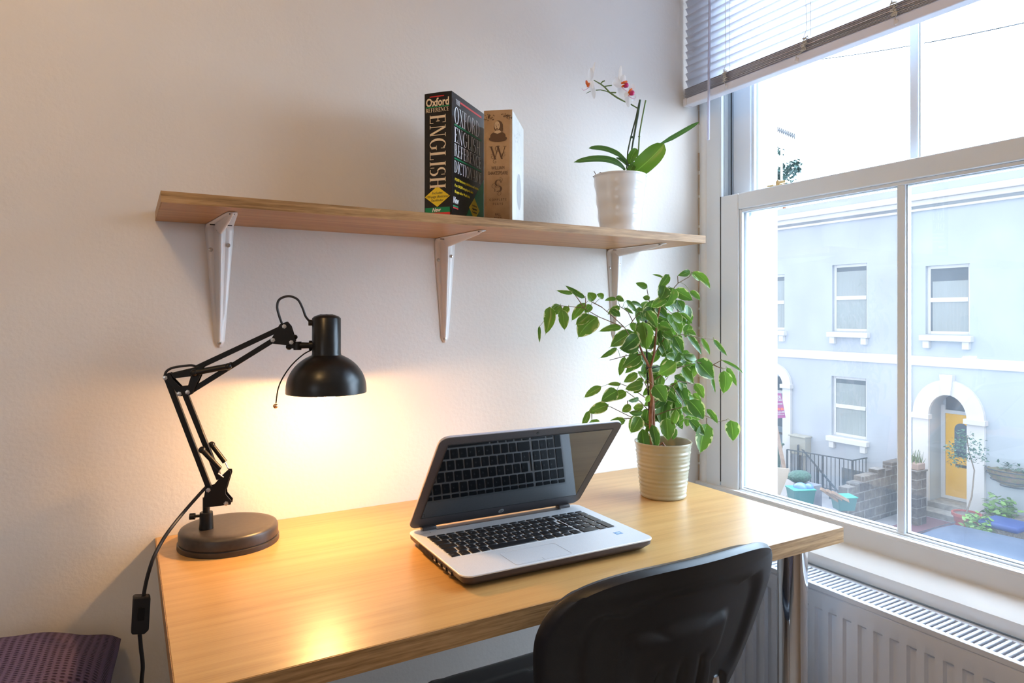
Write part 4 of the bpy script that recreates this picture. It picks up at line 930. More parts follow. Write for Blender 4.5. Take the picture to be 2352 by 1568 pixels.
# ================================================================== DESK LAMP
e1 = V((math.cos(rad(-17)), math.sin(rad(-17)), 0)); l0 = V((.083, -.108, 0)); ln_ = V((-e1.y, e1.x, 0))     # the arm's vertical plane
def LP(px, py, d=0):
    r = ray(px, py); t = (l0-CAM).dot(ln_)/r.dot(ln_); return CAM+r*t-ln_*d
def LZ(X, Y, d=0): return LP(340+X/3.92, 640+Y/3.92, d)
def L2(X, Y, d=0): return LP(280+X/2.667, 980+Y/2.667, d)
LB = onz(526, 1235, DZ); LB.y = -.098; LB.x = .1185
dl = thing('desk_lamp', (LB.x, LB.y, DZ), 'black balanced-arm desk lamp, switched on, on the left end of the desk', 'desk lamp')
LR = .0865
b = MB(); b.lathe([(LR+.0018, 0), (LR+.0022, .0015), (LR+.0018, .0090), (LR-.0016, .0100), (LR-.0016, .0112), (LR, .0120), (LR, .0270), (LR-.0025, .0315), (LR-.009, .0335), (LR-.02, .0342), (.0001, .0345)], (LB.x, LB.y, DZ), seg=72); b.build('base', M['baseplate'], dl, sharp=60)
zb = DZ+.034
pc = L2(517, 600); pc = V((pc.x, pc.y, zb))
b = MB(); b.cyl(pc, V((pc.x, pc.y, L2(515, 520).z)), .0125, .0112, 24); b.build('socket', M['black'], dl, .001)
b = MB(); kp = L2(480, 545); b.cyl(V((pc.x, pc.y, kp.z)), V((pc.x, pc.y, kp.z))-e1*.020, .0025); b.cyl(V((pc.x, pc.y, kp.z))-e1*.019, V((pc.x, pc.y, kp.z))-e1*.028, .0058, seg=14); b.build('thumb_screw', M['black'], dl)
b = MB(); b.cyl(V((pc.x, pc.y, zb+.01)), V((pc.x, pc.y, L2(520, 430).z)), .0062); b.build('post', M['black'], dl)
def plate(pts, fn, nm, d1=.0075, th=.0016, hole=None):
    for s_ in (1, -1):
        b = MB(); P = [fn(x, y, s_*d1) for x, y in pts]; b.prism(P, -ln_*th*s_); b.build(nm, M['black'], dl, .0004, 1)
plate([(518, 368), (560, 358), (610, 300), (652, 262), (670, 262), (672, 280), (640, 385), (642, 405), (676, 445), (672, 468), (640, 472), (512, 487), (508, 430)], L2, 'lower_plate')
plate([(150, 862), (205, 840), (225, 880), (240, 905), (300, 968), (370, 960), (395, 875), (245, 893), (215, 850), (400, 815), (520, 768), (500, 800), (480, 870), (440, 960), (415, 1020), (385, 1045), (300, 1052), (270, 1020)], LZ, 'elbow_plate')
plate([(1190, 410), (1255, 385), (1290, 425), (1332, 555), (1318, 585), (1250, 597), (1130, 583), (1112, 545)], LZ, 'head_plate')
def arm(P, Q, nm, w_=.0095, d=.0): b = MB(); b.bar(P, Q, w_, .0095, up=ln_.cross((V(Q)-V(P)).normalized())); b.build(nm, M['black'], dl, .0008, 1)
arm(LZ(170, 887), L2(537, 378), 'lower_arm'); arm(LZ(325, 1010), L2(598, 318), 'lower_arm')
arm(LZ(430, 805), LZ(1232, 430), 'upper_arm'); arm(LZ(390, 1010), LZ(1130, 552), 'upper_arm')
b = MB(); b.bar(LZ(160, 880), LZ(470, 805), .012, .0085, up=(0, 0, 1)); b.build('elbow_link', M['black'], dl, .001)
for a_, c_, d in ((LZ(430, 842, .014), LZ(735, 785, .014), 0), (LZ(430, 842, -.014), LZ(735, 785, -.014), 0)):
    b = MB(); b.cyl(a_, c_, .0050); b.ball(a_, .0068, (1, 1, 1)); b.ball(c_, .0064); b.build('spring_cover', M['black'], dl)
for d in (.014, -.014):
    A1, A2 = L2(502, 132, d), L2(612, 248, d)
    if d < 0: A1, A2 = L2(540, 118, d), L2(622, 225, d)
    b = MB(); b.cyl(A1, A2, .0046); b.ball(A1, .0062); b.build('spring_cover', M['black'], dl)
    b = MB(); b.tube([A2, L2(600, 275, d), L2(628, 300, d*.7)] if d > 0 else [A2, L2(640, 262, d), L2(655, 272, d*.7)], .0011, 6); b.build('spring', M['steel'], dl)
b = MB(); b.cyl(L2(502, 132, .018), L2(502, 132, -.018), .003); b.build('spring_pin', M['black'], dl)
for P in [LZ(170, 887, .0095), LZ(295, 1030, .0095), LZ(370, 1015, .0095), LZ(1232, 428, .0095), LZ(1130, 550, .0095), LZ(1295, 570, .0095), L2(537, 378, .0095), L2(645, 460, .0095)]:
    b = MB(); b.lathe([(.0042, -.0005), (.0042, .0028), (.0022, .0030), (.0022, .0042), (.0001, .0046)], P, -ln_, 6); b.build('bolt', M['steel'], dl)
# head
HC = LP(750, 815); r0 = (HC-CAM).dot(FW); kk = r0/FPX
z_ = lambda py: CAM.z-(py-HY)*kk
hx, hy = HC.x, HC.y; base = V((hx, hy, 0))
R1, R2 = 32.2*kk, 90*kk
sh_p = [(.0001, z_(721)), (R1*.55, z_(722.5)), (R1*.86, z_(726.5)), (R1, z_(731)), (R1, z_(811)), (R1*1.03, z_(815))]
zc, hh = z_(894), (894-815)*kk
for i in range(1, 15):
    a = rad(90-90*i/14*.985); rr_ = R2*math.cos(a); rr_ = max(rr_, R1*1.03); 
    if R2*math.cos(a) < R1*1.06: continue
    sh_p.append((R2*math.cos(a), zc+hh*1.07*math.sin(a)))
sh_p += [(R2, z_(901)), (R2-.0012, z_(901))]
inn = [(R2-.0015, z_(899))]+[(max(R2*math.cos(rad(a))-.002, R1*.8), zc+(hh*1.07)*math.sin(rad(a))-.002) for a in (10, 20, 30, 40, 48)]+[(R1*.8, z_(818)), (R1*.8, z_(790)), (.0001, z_(790))]
b = MB(); b.lathe(sh_p, base, seg=72); b.cur = 1; b.lathe(inn, base, seg=72, close=True)
o = b.build('lamp_shade', [M['lampshade'], M['inner']], dl, sharp=50, fixn=False)
me = o.data; bm = bmesh.new(); bm.from_mesh(me); bmesh.ops.remove_doubles(bm, verts=bm.verts, dist=1e-5); bm.to_mesh(me); bm.free()
b = MB()
for i in range(7): a = i/7*6.283; b.box((-.0035, -.0009, 0), (.0035, .0009, .0006), Matrix.Translation((hx+.009*math.cos(a), hy+.009*math.sin(a), z_(722)-.0002)) @ Matrix.Rotation(a, 4, 'Z'))
b.build('vent_hole', M['rubber'], dl)
b = MB(); rb = 31*kk; b.ball((hx, hy, z_(918)+rb*.95), rb, (1, 1, .95), 28, 16); b.cyl((hx, hy, z_(918)+rb*1.6), (hx, hy, z_(795)), .013); b.build('bulb', M['bulb'], dl)
b = MB(); jx = LZ(1330, 600); hk = V((hx, hy, 0))-e1*R1; b.cyl(jx, V((hk.x, hk.y, LZ(1480, 600).z)), .0065, .0055); b.cyl(LZ(1345, 565), LZ(1345, 640), .0075, seg=12); b.ball(LZ(1270, 612), .006); b.bar(LZ(1250, 600), LZ(1340, 612), .010, .008); b.ball(LZ(1325, 525), .0045); b.cyl(V((hk.x, hk.y, LZ(1480, 600).z))-e1*.005, V((hk.x, hk.y, LZ(1480, 600).z))+e1*.003, .0095, seg=14); b.build('swivel_joint', M['black'], dl)
b = MB(); b.cyl(LZ(1455, 396)-e1*.002, LZ(1490, 396), .0058, seg=10); b.build('cable_gland', M['black'], dl)
def smooth(P, n=6):
    P = [V(p) for p in P]; out = []
    for i in range(len(P)-1):
        p0, p1, p2, p3 = P[max(i-1, 0)], P[i], P[i+1], P[min(i+2, len(P)-1)]
        for j in range(n):
            t = j/n; out.append(.5*((2*p1)+(p2-p0)*t+(2*p0-5*p1+4*p2-p3)*t*t+(3*p1-p0-3*p2+p3)*t**3))
    return out+[P[-1]]
b = MB(); b.tube(smooth([LZ(1208, 408), LZ(1180, 330), LZ(1163, 250), LZ(1185, 185), LZ(1265, 157), LZ(1345, 185), LZ(1390, 260), LZ(1420, 340), LZ(1462, 390)]), .0023, 8); b.build('cable', M['rubber'], dl); b = MB(); b.tube(smooth([LZ(150, 885), LZ(165, 835), LZ(220, 802), LZ(320, 785), LZ(400, 780), LZ(455, 800)]), .0023, 8); b.build('cable', M['rubber'], dl)
b = MB(); b.tube(smooth([LZ(1475, 640), LZ(1400, 680), LZ(1300, 770), LZ(1220, 880), LZ(1172, 990), LZ(1152, 1120)]), .0013, 6); kn = b.build('handle_wire', M['black'], dl)
b = MB(); b.ball(LZ(1148, 1146), 5.6*kk); b.build('bead', M['brassbead'], kn)
# mains lead, down past the left end of the desk, with in-line switch
YC = -.155
c1 = [L2(520, 365, -.010), L2(460, 430, .0), L2(390, 510, .01)]
c1 += [ony(393, 1212, -.128), ony(372, 1243, -.140), ony(352, 1282, YC), ony(337, 1330, YC), ony(329, 1372, YC)]
b = MB(); b.tube(smooth(c1), .0032, 8); b.build('mains_lead', M['rubber'], dl)
b = MB(); c2 = [ony(321, 1456, YC), ony(324, 1490, YC), ony(328, 1530, YC), ony(325, 1575, YC), ony(327, 1700, YC), ony(322, 1900, YC), ony(330, 2330, YC)]; c2[-1].z = .02; b.tube(smooth(c2), .0032, 8); b.build('mains_lead', M['rubber'], dl)
b = MB(); P = [ony(x, y, YC-.009) for x, y in ((308, 1372), (344, 1371), (346, 1376), (342, 1447), (332, 1457), (303, 1458), (301, 1453), (305, 1377))]; b.prism(P, (0, .018, 0)); sw = b.build('inline_switch', M['rubber'], dl, .002, 2)
b = MB(); P = [ony(x, y, YC-.0105) for x, y in ((317, 1395), (333, 1395), (331, 1425), (315, 1425))]; b.prism(P, (0, .003, 0)); b.build('rocker', M['black'], sw, .0008)

# ================================================================== CHAIR
CX, CY = .638, -.790
ch = thing('chair', (CX, -.5, 0), 'black office visitor chair with moulded plastic back pushed under the desk', 'chair')
M['shell'] = noisy('black_grained_plastic', (.009, .009, .011), (.013, .013, .016), 800, .42, .18, .0006, 1600)
M['vinyl'] = noisy('black_vinyl', (.018, .019, .025), (.024, .025, .032), 700, .36, .25, .0006, 1200)
ZT_, HB = .832, .275
def back_pt(u, v, off=0):
    """u -1..1 across, v 0..1 from top to bottom; off = thickness away from camera"""
    hw = .208*(1-.20*max(0, (v-.35)/.65)**1.6)
    # superellipse corner rounding
    vt = v; x = u*hw
    return x, vt
def shell_pt(s, t, off, detail=True):
    # s,t in -1..1 square mapped to rounded outline
    n = 3.5; d = (abs(s)**n+abs(t)**n)**(1/n); m_ = max(abs(s), abs(t)); k_ = m_/d if d > 1e-6 else 1
    s2, t2 = s*k_, t*k_
    v = (1-t2)/2; z = ZT_-HB*v - .010*s2*s2 - (.006*math.cos(s2*1.6)-.006)*1
    hw = .222*(1-.20*max(0, (v-.30)/.70)**1.4)
    x = CX+s2*hw
    y = CY+.041*s2*s2+.008*(abs(s2)**4)+.30*HB*v*(1-.15*v)
    if v < .12: y -= .006*(1-v/.12)
    edge = 1-max(abs(s), abs(t)); rim = min(1, edge/.035)
    dpt = 0
    if detail:
        dpt -= .010*(1-rim)**2*-1          # rounding in at rim
        # recessed field
        def sm(a, b, x_): q = max(0, min(1, (x_-a)/(b-a))); return q*q*(3-2*q)
        field = sm(.82, .68, abs(s+.0))*sm(.74, .58, t)
        dpt += .010*field
        mid = sm(.48, .38, abs(s+.02))*sm(.34, .12, t); dpt -= .009*mid
        for gx in (-.22, 0, .22): dpt += .0045*math.exp(-((s-gx)/.035)**2)*sm(-.05, -.35, t)*mid
    return V((x, y+dpt+off, z))
b = MB(); NU, NV = 96, 72
b.grid(lambda a, c_: shell_pt(a*2-1, 1-c_*2, 0), NU, NV)
b.grid(lambda a, c_: shell_pt(1-a*2, 1-c_*2, .016, False), NU, NV)
n1 = (NU+1)*(NV+1)
def rim_idx(i, j, side): return (j*(NU+1)+i) if side == 0 else n1+(j*(NU+1)+(NU-i))
loop = [(i, 0) for i in range(NU)]+[(NU, j) for j in range(NV)]+[(i, NV) for i in range(NU, 0, -1)]+[(0, j) for j in range(NV, 0, -1)]
for q in range(len(loop)):
    a, c_ = loop[q], loop[(q+1) % len(loop)]; b.face((rim_idx(*a, 0), rim_idx(*c_, 0), rim_idx(*c_, 1), rim_idx(*a, 1)))
b.uv = {}; b.build('back_shell', M['shell'], ch, .002, 2, sharp=50)
b = MB()
def pad(s, t):
    p = shell_pt(s*.985, t*.985, .0165, False); e_ = min(1, (1-max(abs(s), abs(t)))/.12); p.y += .024*(1-(1-e_)**2)**.5; return p
b.grid(lambda a, c_: pad(1-a*2, 1-c_*2), 48, 36); b.grid(lambda a, c_: shell_pt(a*2-1, 1-c_*2, .0162, False), 48, 36); b.uv = {}
b.build('back_pad', M['vinyl'], ch, sharp=80, weld=False)
def seatf(s, t, top):
    n = 6.0; d = (abs(s)**n+abs(t)**n)**(1/n); m_ = max(abs(s), abs(t)); k_ = m_/d if d > 1e-6 else 1; s, t = s*k_, t*k_
    x = CX-.005+s*.215; y = -.468+t*.212; e_ = min(1, (1-max(abs(s), abs(t)))/.10); r = (1-(1-e_)**2)**.5
    return V((x, y, .482+(-.014*t if t > .6 else 0)-(1-r)*.018+.004*s*s if top else .440+.006*(1-r)))
b = MB(); b.grid(lambda a, c_: seatf(a*2-1, c_*2-1, True), 40, 40); b.grid(lambda a, c_: seatf(1-a*2, c_*2-1, False), 40, 40); b.uv = {}
mloop = 41*41
for q in range(40):
    for (i, j, i2, j2) in ((q, 0, q+1, 0), (q, 40, q+1, 40), (0, q, 0, q+1), (40, q, 40, q+1)):
        b.face((j*41+i, j2*41+i2, mloop+j2*41+(40-i2), mloop+j*41+(40-i)))
b.build('seat', M['vinyl'], ch, sharp=80)
for s_ in (-1, 1):
    b = MB(); x = CX+s_*.105
    b.tube(smooth([(x, -.640, .415), (x, -.680, .435), (x, -.698, .50), (x, -.702, .57), (x, -.700, .605)]), .011, 12); b.build('back_support', M['chrome'], ch)
for x in (-.18, .18):
    for y0, y1 in ((-.62, -.69), (-.32, -.27)):
        b = MB(); b.tube(smooth([(CX+x*.85, y0, .430), (CX+x, y0*.6+y1*.4, .39), (CX+x*1.1, y1, .012)]), .011, 12); b.build('leg', M['chrome'], ch)
        b = MB()
for q in (-.64, -.33): b = MB(); b.box((CX-.16, q, .420), (CX+.16, q+.025, .439)); b.build('seat_frame', M['chrome'], ch)
for x in (-.198, .198):
    for y in (-.69, -.27): b = MB(); b.cyl((CX+x, y, 0), (CX+x, y, .02), .014); b.build('foot_cap', M['rubber'], ch)

# ================================================================== BED AND PILLOW
bd = thing('bed', (-.75, -1.0, 0), 'low bed with dark cover standing left of the desk', 'bed')
b = MB(); b.box((-1.25, -1.9, .12), (-.12, -.02, .30)); b.build('bed_frame', mat('bed_frame', (.10, .08, .10), .7), bd, .01)
b = MB(); b.box((-1.24, -1.89, .301), (-.11, -.025, .485)); b.build('mattress', mat('mattress', (.16, .13, .19), .9), bd, .03, 4)
for x in (-1.2, -.17):
    for y in (-1.85, -.07): b = MB(); b.box((x-.025, y-.025, 0), (x+.025, y+.025, .12)); b.build('leg', M['edge'], bd)
pw_ = thing('pillow', (-.45, -.27, .487), 'dark purple waffle-weave cushion lying by the wall at the left edge', 'pillow')
mw = mat('purple_waffle_cloth', (.06, .04, .085), .92); v = coords(mw, (1, 1, 1), 'UV')
sp = nd(mw, 'ShaderNodeSeparateXYZ'); lk(mw, v, sp.inputs[0])
def sinw(src, f):
    m1 = nd(mw, 'ShaderNodeMath', operation='MULTIPLY'); lk(mw, src, m1.inputs[0]); m1.inputs[1].default_value = f
    m2 = nd(mw, 'ShaderNodeMath', operation='SINE'); lk(mw, m1.outputs[0], m2.inputs[0]); m3 = nd(mw, 'ShaderNodeMath', operation='MULTIPLY_ADD'); lk(mw, m2.outputs[0], m3.inputs[0]); m3.inputs[1].default_value = .5; m3.inputs[2].default_value = .5; return m3.outputs[0]
s1, s2 = sinw(sp.outputs[0], 2*math.pi*70), sinw(sp.outputs[1], 2*math.pi*64)
mm = nd(mw, 'ShaderNodeMath', operation='MULTIPLY'); lk(mw, s1, mm.inputs[0]); lk(mw, s2, mm.inputs[1])
nn = noise(mw, coords(mw, (1, 1, 1), 'Object'), 400, 3)
setc(mw, ramp(mw, mm.outputs[0], [(.10, (.11, .078, .165)), (.6, (.025, .014, .05))]))
iv = nd(mw, 'ShaderNodeMath', operation='MULTIPLY_ADD'); lk(mw, mm.outputs[0], iv.inputs[0]); iv.inputs[1].default_value = -1; lk(mw, nn, iv.inputs[2]); bump(mw, iv.outputs[0], .8, .004)
def pilf(a, c_, top):
    s, t = a*2-1, c_*2-1
    e_ = max(0, (1-abs(s)**3.2)*(1-abs(t)**3.2))**.42
    sx_ = s*(1-.05*(1-abs(t))*abs(s)); ty = t*(1-.05*(1-abs(s))*abs(t))
    x = -.432+sx_*.375; y = -.262+ty*.245
    wr = .004*math.sin(s*23+t*5)*(1-e_)+.006*math.sin(s*7+1)*math.sin(t*6)
    z = .578+(1 if top else -1)*(.070 if top else .080)*e_+wr
    if s > .8: z -= .010*(s-.8)/.2*(1 if t > 0 else 2.4)
    return V((x, y, max(z, .490) if not top else z))
b = MB(); b.grid(lambda a, c_: pilf(a, c_, True), 60, 44); b.grid(lambda a, c_: pilf(1-a, c_, False), 60, 44)
b.build('cushion_cover', mw, pw_, sharp=180)

# ================================================================== PENDANT (ceiling light of the room)
pe = thing('pendant_light', (-.55, -1.1, ZC), 'round frosted globe light hanging from the bedroom ceiling', 'ceiling light')
b = MB(); b.cyl((-.55, -1.1, ZC-.03), (-.55, -1.1, ZC), .05); b.build('ceiling_rose', M['bracket'], pe)
b = MB(); b.cyl((-.55, -1.1, 2.42), (-.55, -1.1, ZC-.03), .003); b.build('flex', M['bracket'], pe)
b = MB(); b.ball((-.55, -1.1, 2.34), .085); b.build('globe', M['globe'], pe)

# ================================================================== OUTSIDE
GZ = -3.3; FX = 16.0
M['tarmac'] = noisy('wet_paving', (.20, .21, .24), (.28, .29, .32), 2, .5, .3, .01, 20)
M['paleblue'] = noisy('pale_blue_render', (.36, .40, .46), (.375, .415, .475), 1.5, .8)
M['skyblue'] = noisy('sky_blue_render', (.38, .44, .495), (.395, .455, .51), 1.5, .8)
M['stucco'] = mat('white_stucco', (.56, .57, .58), .7)
M['slate'] = noisy('slate_roof', (.10, .11, .14), (.16, .17, .20), 6, .6)
M['curtain'] = mat('net_curtain', (.26, .30, .31), .8)
M['darkglass'] = mat('house_glass', (.06, .09, .12), .1)
struct(bx('ground', (1.71, -25, GZ-.2), (40, 45, GZ), M['tarmac']))
struct(bx('wall_street', (1.45, -6, GZ), (1.70, 6, -.13), M['render']))

def house(nm, label, y0, y1, x, wall, wins, doors, roofz):
    h = thing(nm, (x, (y0+y1)/2, GZ), label, 'house', 'terraced houses across the street')
    # facade as boxes around door openings
    holes = [(a, c_, z0, z1) for a, c_, z0, z1, _ in wins]
    def skin(mb, ya, yb, za, zb):       # wall thickness with the window openings left out
        ycs = sorted({ya, yb}|{q for hh in holes for q in hh[:2] if ya < q < yb}); zcs = sorted({za, zb}|{q for hh in holes for q in hh[2:] if za < q < zb})
        for i in range(len(ycs)-1):
            for j in range(len(zcs)-1):
                cy_, cz_ = (ycs[i]+ycs[i+1])/2, (zcs[j]+zcs[j+1])/2
                if not any(hh[0] < cy_ < hh[1] and hh[2] < cz_ < hh[3] for hh in holes): mb.box((x, ycs[i], zcs[j]), (x+.4, ycs[i+1], zcs[j+1]))
    b = MB(); cuts = sorted([(d['y0'], d['y1'], d['zs'], d['b']) for d in doors]); y = y0
    for (a, c_, zs1, bb) in cuts:
        skin(b, y, a, GZ, 0); n = 12; cy = (a+c_)/2; rx = (c_-a)/2
        P = [(x, a, 0), (x, a, zs1)]+[(x, cy-rx*math.cos(math.pi*i/n), zs1+bb*math.sin(math.pi*i/n)) for i in range(1, n)]+[(x, c_, zs1), (x, c_, 0)]
        b.prism(P, (.4, 0, 0)); y = c_
    skin(b, y, y1, GZ, 0); skin(b, y0, y1, 0, 4.2)
    b.build('facade', wall, h)
    b = MB(); b.box((x-.04, y0, .02), (x+.01, y1, .24)); b.build('string_course', M['stucco'], h)
    b = MB(); b.box((x-.12, y0, 3.72), (x+.01, y1, 3.84)); b.box((x-.20, y0, 3.84), (x+.01, y1, 3.98)); b.box((x-.06, y0, 3.60), (x+.01, y1, 3.66)); b.build('cornice', M['stucco'], h, .01)
    b = MB(); b.prism([(x+.1, y0, 4.2), (x+2.2, y0, roofz), (x+4.5, y0, 4.2)], (0, y1-y0, 0)); b.build('roof', M['slate'], h)
    for (a, c_, z0, z1, dark) in wins:
        x += .10; wf = MB(); xx = x-.02
        for q in (((xx, a, z0), (x+.03, a+.07, z1)), ((xx, c_-.07, z0), (x+.03, c_, z1)), ((xx, a+.07, z1-.07), (x+.03, c_-.07, z1)), ((xx, a+.07, z0), (x+.03, c_-.07, z0+.07)), ((xx-.015, a+.07, (z0+z1)/2-.05), (x+.02, c_-.07, (z0+z1)/2+.05))): wf.box(*q)
        f = wf.build('window_frame', M['stucco'], h, .005)
        g = MB(); g.box((x-.004, a+.05, z0+.05), (x+.01, c_-.05, z1-.05))
        g.build('pane', M['darkglass'], f)
        g = MB(); n = 40; zt = z1-.06-(.3 if dark else .12)
        def cur(u, v): return (x-.010+.004*math.sin(u*60+v*2), a+.08+(c_-a-.16)*u*(1 if not dark else .96), z0+.07+(zt-z0-.07)*v)
        g.grid(cur, 60, 1); g.uv = {}; g.build('net_curtain', M['curtain'], f); x -= .10
        g = MB(); g.box((x-.14, a-.08, z0-.15), (x+.01, c_+.08, z0-.02)); g.box((x-.10, a-.02, z0-.32), (x+.01, a+.12, z0-.15)); g.box((x-.10, c_-.12, z0-.32), (x+.01, c_+.02, z0-.15)); g.build('window_sill', M['stucco'], h, .01)
    for d in doors:
        a, c_, zs1, bb = d['y0'], d['y1'], d['zs'], d['b']; cy = (a+c_)/2; rx = (c_-a)/2; o1 = d['ow']
        g = MB(); n = 16; out = [(cy-(rx+o1)*math.cos(math.pi*i/n), zs1+(bb+o1*.95)*math.sin(math.pi*i/n)) for i in range(n+1)]; inn_ = [(cy-rx*math.cos(math.pi*i/n), zs1+bb*math.sin(math.pi*i/n)) for i in range(n+1)]
        for i in range(n): g.prism([(x-.08, *out[i]), (x-.08, *out[i+1]), (x-.08, *inn_[i+1]), (x-.08, *inn_[i])], (.09, 0, 0))
        g.prism([(x-.13, cy-.14, zs1+bb+o1+.10), (x-.13, cy+.14, zs1+bb+o1+.10), (x-.13, cy+.09, zs1+bb), (x-.13, cy-.09, zs1+bb)], (.14, 0, 0)); g.build('door_arch', M['stucco'], h)
        g = MB()
        for q0, q1 in ((a-o1, a), (c_, c_+o1)):
            g.box((x-.08, q0, GZ), (x+.01, q1, zs1-.08)); g.box((x-.15, q0-.04, zs1-.09), (x+.01, q1+.04, zs1+.02))
        g.build('pilaster', M['stucco'], h, .005)
        g = MB(); g.box((x+.395, a-.1, GZ), (x+.53, a, zs1+bb)); g.box((x+.395, c_, GZ), (x+.53, c_+.1, zs1+bb)); g.box((x+.53, a-.1, GZ), (x+.6, c_+.1, -.5)); g.build('porch', wall, h)
        dr = MB(); dr.box((x+.48, d['d0'], -2.98), (x+.525, d['d1'], -1.08)); do = dr.build('front_door', d['m'], h, .005)
        g = MB(); yc_ = (d['d0']+d['d1'])/2+.05; P = [(x+.475, yc_-.15, -2.05), (x+.475, yc_+.15, -2.05)]+[(x+.475, yc_+.15*math.cos(math.pi*i/8), -1.42+.14*math.sin(math.pi*i/8)) for i in range(9)]; g.prism(P, (.01, 0, 0)); g.build('door_glass', M['darkglass'], do)
        g = MB(); g.box((x+.46, yc_-.15, -2.28), (x+.48, yc_+.12, -2.22)); g.build('letter_plate', M['rubber'], do)
        g = MB(); g.box((x+.46, d['d1'], -3.05), (x+.525, d['d1']+.09, -.9)); g.box((x+.46, d['d0']-.09, -3.05), (x+.525, d['d0'], -.9)); g.box((x+.46, d['d0'], -1.08), (x+.525, d['d1'], -1.0)); g.box((x+.46, d['d0'], -3.05), (x+.525, d['d1'], -2.98)); g.build('door_frame', M['stucco'], h)
        g = MB(); g.box((x+.50, d['d0'], -1.0), (x+.52, d['d1'], -.6)); g.build('fanlight', M['darkglass'], h)
        g = MB(); g.box((x-.5, a-.4, GZ), (x+.5, c_+.1, GZ+.12)); g.box((x-.1, a, GZ+.12), (x+.5, c_, GZ+.24)); g.build('door_step', noisy('door_stone', (.22, .21, .20), (.3, .29, .27), 8, .8), h)
    return h
M['yellowdoor'] = mat('yellow_door', (.80, .44, .012), .35); M['greydoor'] = mat('grey_blue_door', (.13, .19, .24), .4)
hA = house('terraced_house', 'pale blue house with net-curtained windows and basement railings, behind the white meter box', 7.62, 15, FX, M['paleblue'],
      [(8.62, 9.58, .77, 2.5, 0), (8.64, 9.60, -1.95, -.40, 0), (11.05, 11.95, .77, 2.35, 0)], [dict(y0=11.06, y1=11.9, zs=-.76, b=.36, ow=.26, d0=11.1, d1=11.86, m=M['greydoor'])], 4.6)
hB = house('terraced_house', 'sky blue house with the yellow front door and white arch', -3, 7.5, FX-.06, M['skyblue'],
      [(6.24, 7.18, .75, 2.32, 1), (3.0, 4.0, .75, 2.32, 1)], [dict(y0=6.27, y1=7.08, zs=-1.10, b=.50, ow=.35, d0=6.20, d1=6.99, m=M['yellowdoor'])], 4.5)
b = MB(); b.box((FX-.10, 7.50, GZ), (FX-.02, 7.61, 4.0)); b.build('party_pier', M['skyblue'], hB)
b = MB(); b.box((FX-.014, 8.2, -3.25), (FX-.002, 9.3, -2.75)); b.build('basement_window', M['darkglass'], hA)

def at_g(px, py, z=GZ): return onz(px, py, z)
# meter box
p = V((FX-.15, 10.43, -2.95)); mb_ = thing('meter_box', p, 'cream meter box fixed to the pale blue house wall', 'meter box')
b = MB(); b.box((FX-.26, 10.20, -2.60), (FX-.002, 10.68, -2.12)); b.build('cabinet', mat('cream_box', (.30, .30, .26), .5), mb_, .01)
b = MB(); b.box((FX-.30, 10.17, -2.12), (FX-.002, 10.71, -2.08)); b.build('lid', mat('cream_lid', (.32, .32, .28), .5), mb_, .01)
b = MB(); b.cyl((FX-.1, 10.35, GZ), (FX-.1, 10.35, -2.60), .04); b.build('pipe', mat('pipe_white', (.30, .30, .28), .5), mb_)
# railings
M['rail_iron'] = mat('painted_iron', (.012, .03, .05), .45)
def railing(P, Q, zt0, zt1, zb0, zb1, n, label):
    t = thing('iron_railing', (P[0], P[1], zb0), label, 'railing', 'iron railings')
    P = V((*P, 0)); Q = V((*Q, 0))
    b = MB(); b.bar(P+V((0, 0, zt0)), Q+V((0, 0, zt1)), .03, .025); b.bar(P+V((0, 0, zb0+.1)), Q+V((0, 0, zb1+.1)), .025, .02); b.build('rail', M['rail_iron'], t)
    for i in range(n+1):
        f = i/n; c_ = P.lerp(Q, f); wdt = .028 if i % 9 == 0 else .011
        b = MB(); b.cyl(c_+V((0, 0, zb0+(zb1-zb0)*f)), c_+V((0, 0, zt0+(zt1-zt0)*f)), wdt, seg=6); b.build('post' if i % 9 == 0 else 'baluster', M['rail_iron'], t)
zr = -2.38
def onhz(px, py, z): p_ = onz(px, py, z); return (p_.x, p_.y)
r0_ = onhz(1808, 1032, zr); r1_ = onhz(1958, 1057, zr); r2_ = onhz(2048, 1041, zr)
railing(r0_, r1_, zr, zr, GZ, GZ, 16, 'black iron railing run in front of the meter box')
railing(r1_, r2_, zr, zr, GZ, GZ, 12, 'black iron railing run meeting the broken block wall')
r3_ = onhz(1833, 1022, zr+.05); r4_ = onhz(1888, 1014, zr+.05)
railing(r3_, r4_, zr+.05, zr+.05, GZ+.1, GZ+.1, 8, 'short iron railing crossing in front of the cream meter box')
q0 = onz(1836, 1024, zr); q1 = onz(1930, 1135, GZ+.25)
t = thing('handrail', (q0.x, q0.y, GZ), 'sloping black iron handrail going down the basement steps', 'handrail')
b = MB(); b.bar(q0, q1, .035, .03); b.build('rail', M['rail_iron'], t)
for f in (0, .48, .78): b = MB(); p = q0.lerp(q1, f); b.cyl((p.x, p.y, GZ), p, .03, seg=8); b.build('post', M['rail_iron'], t)

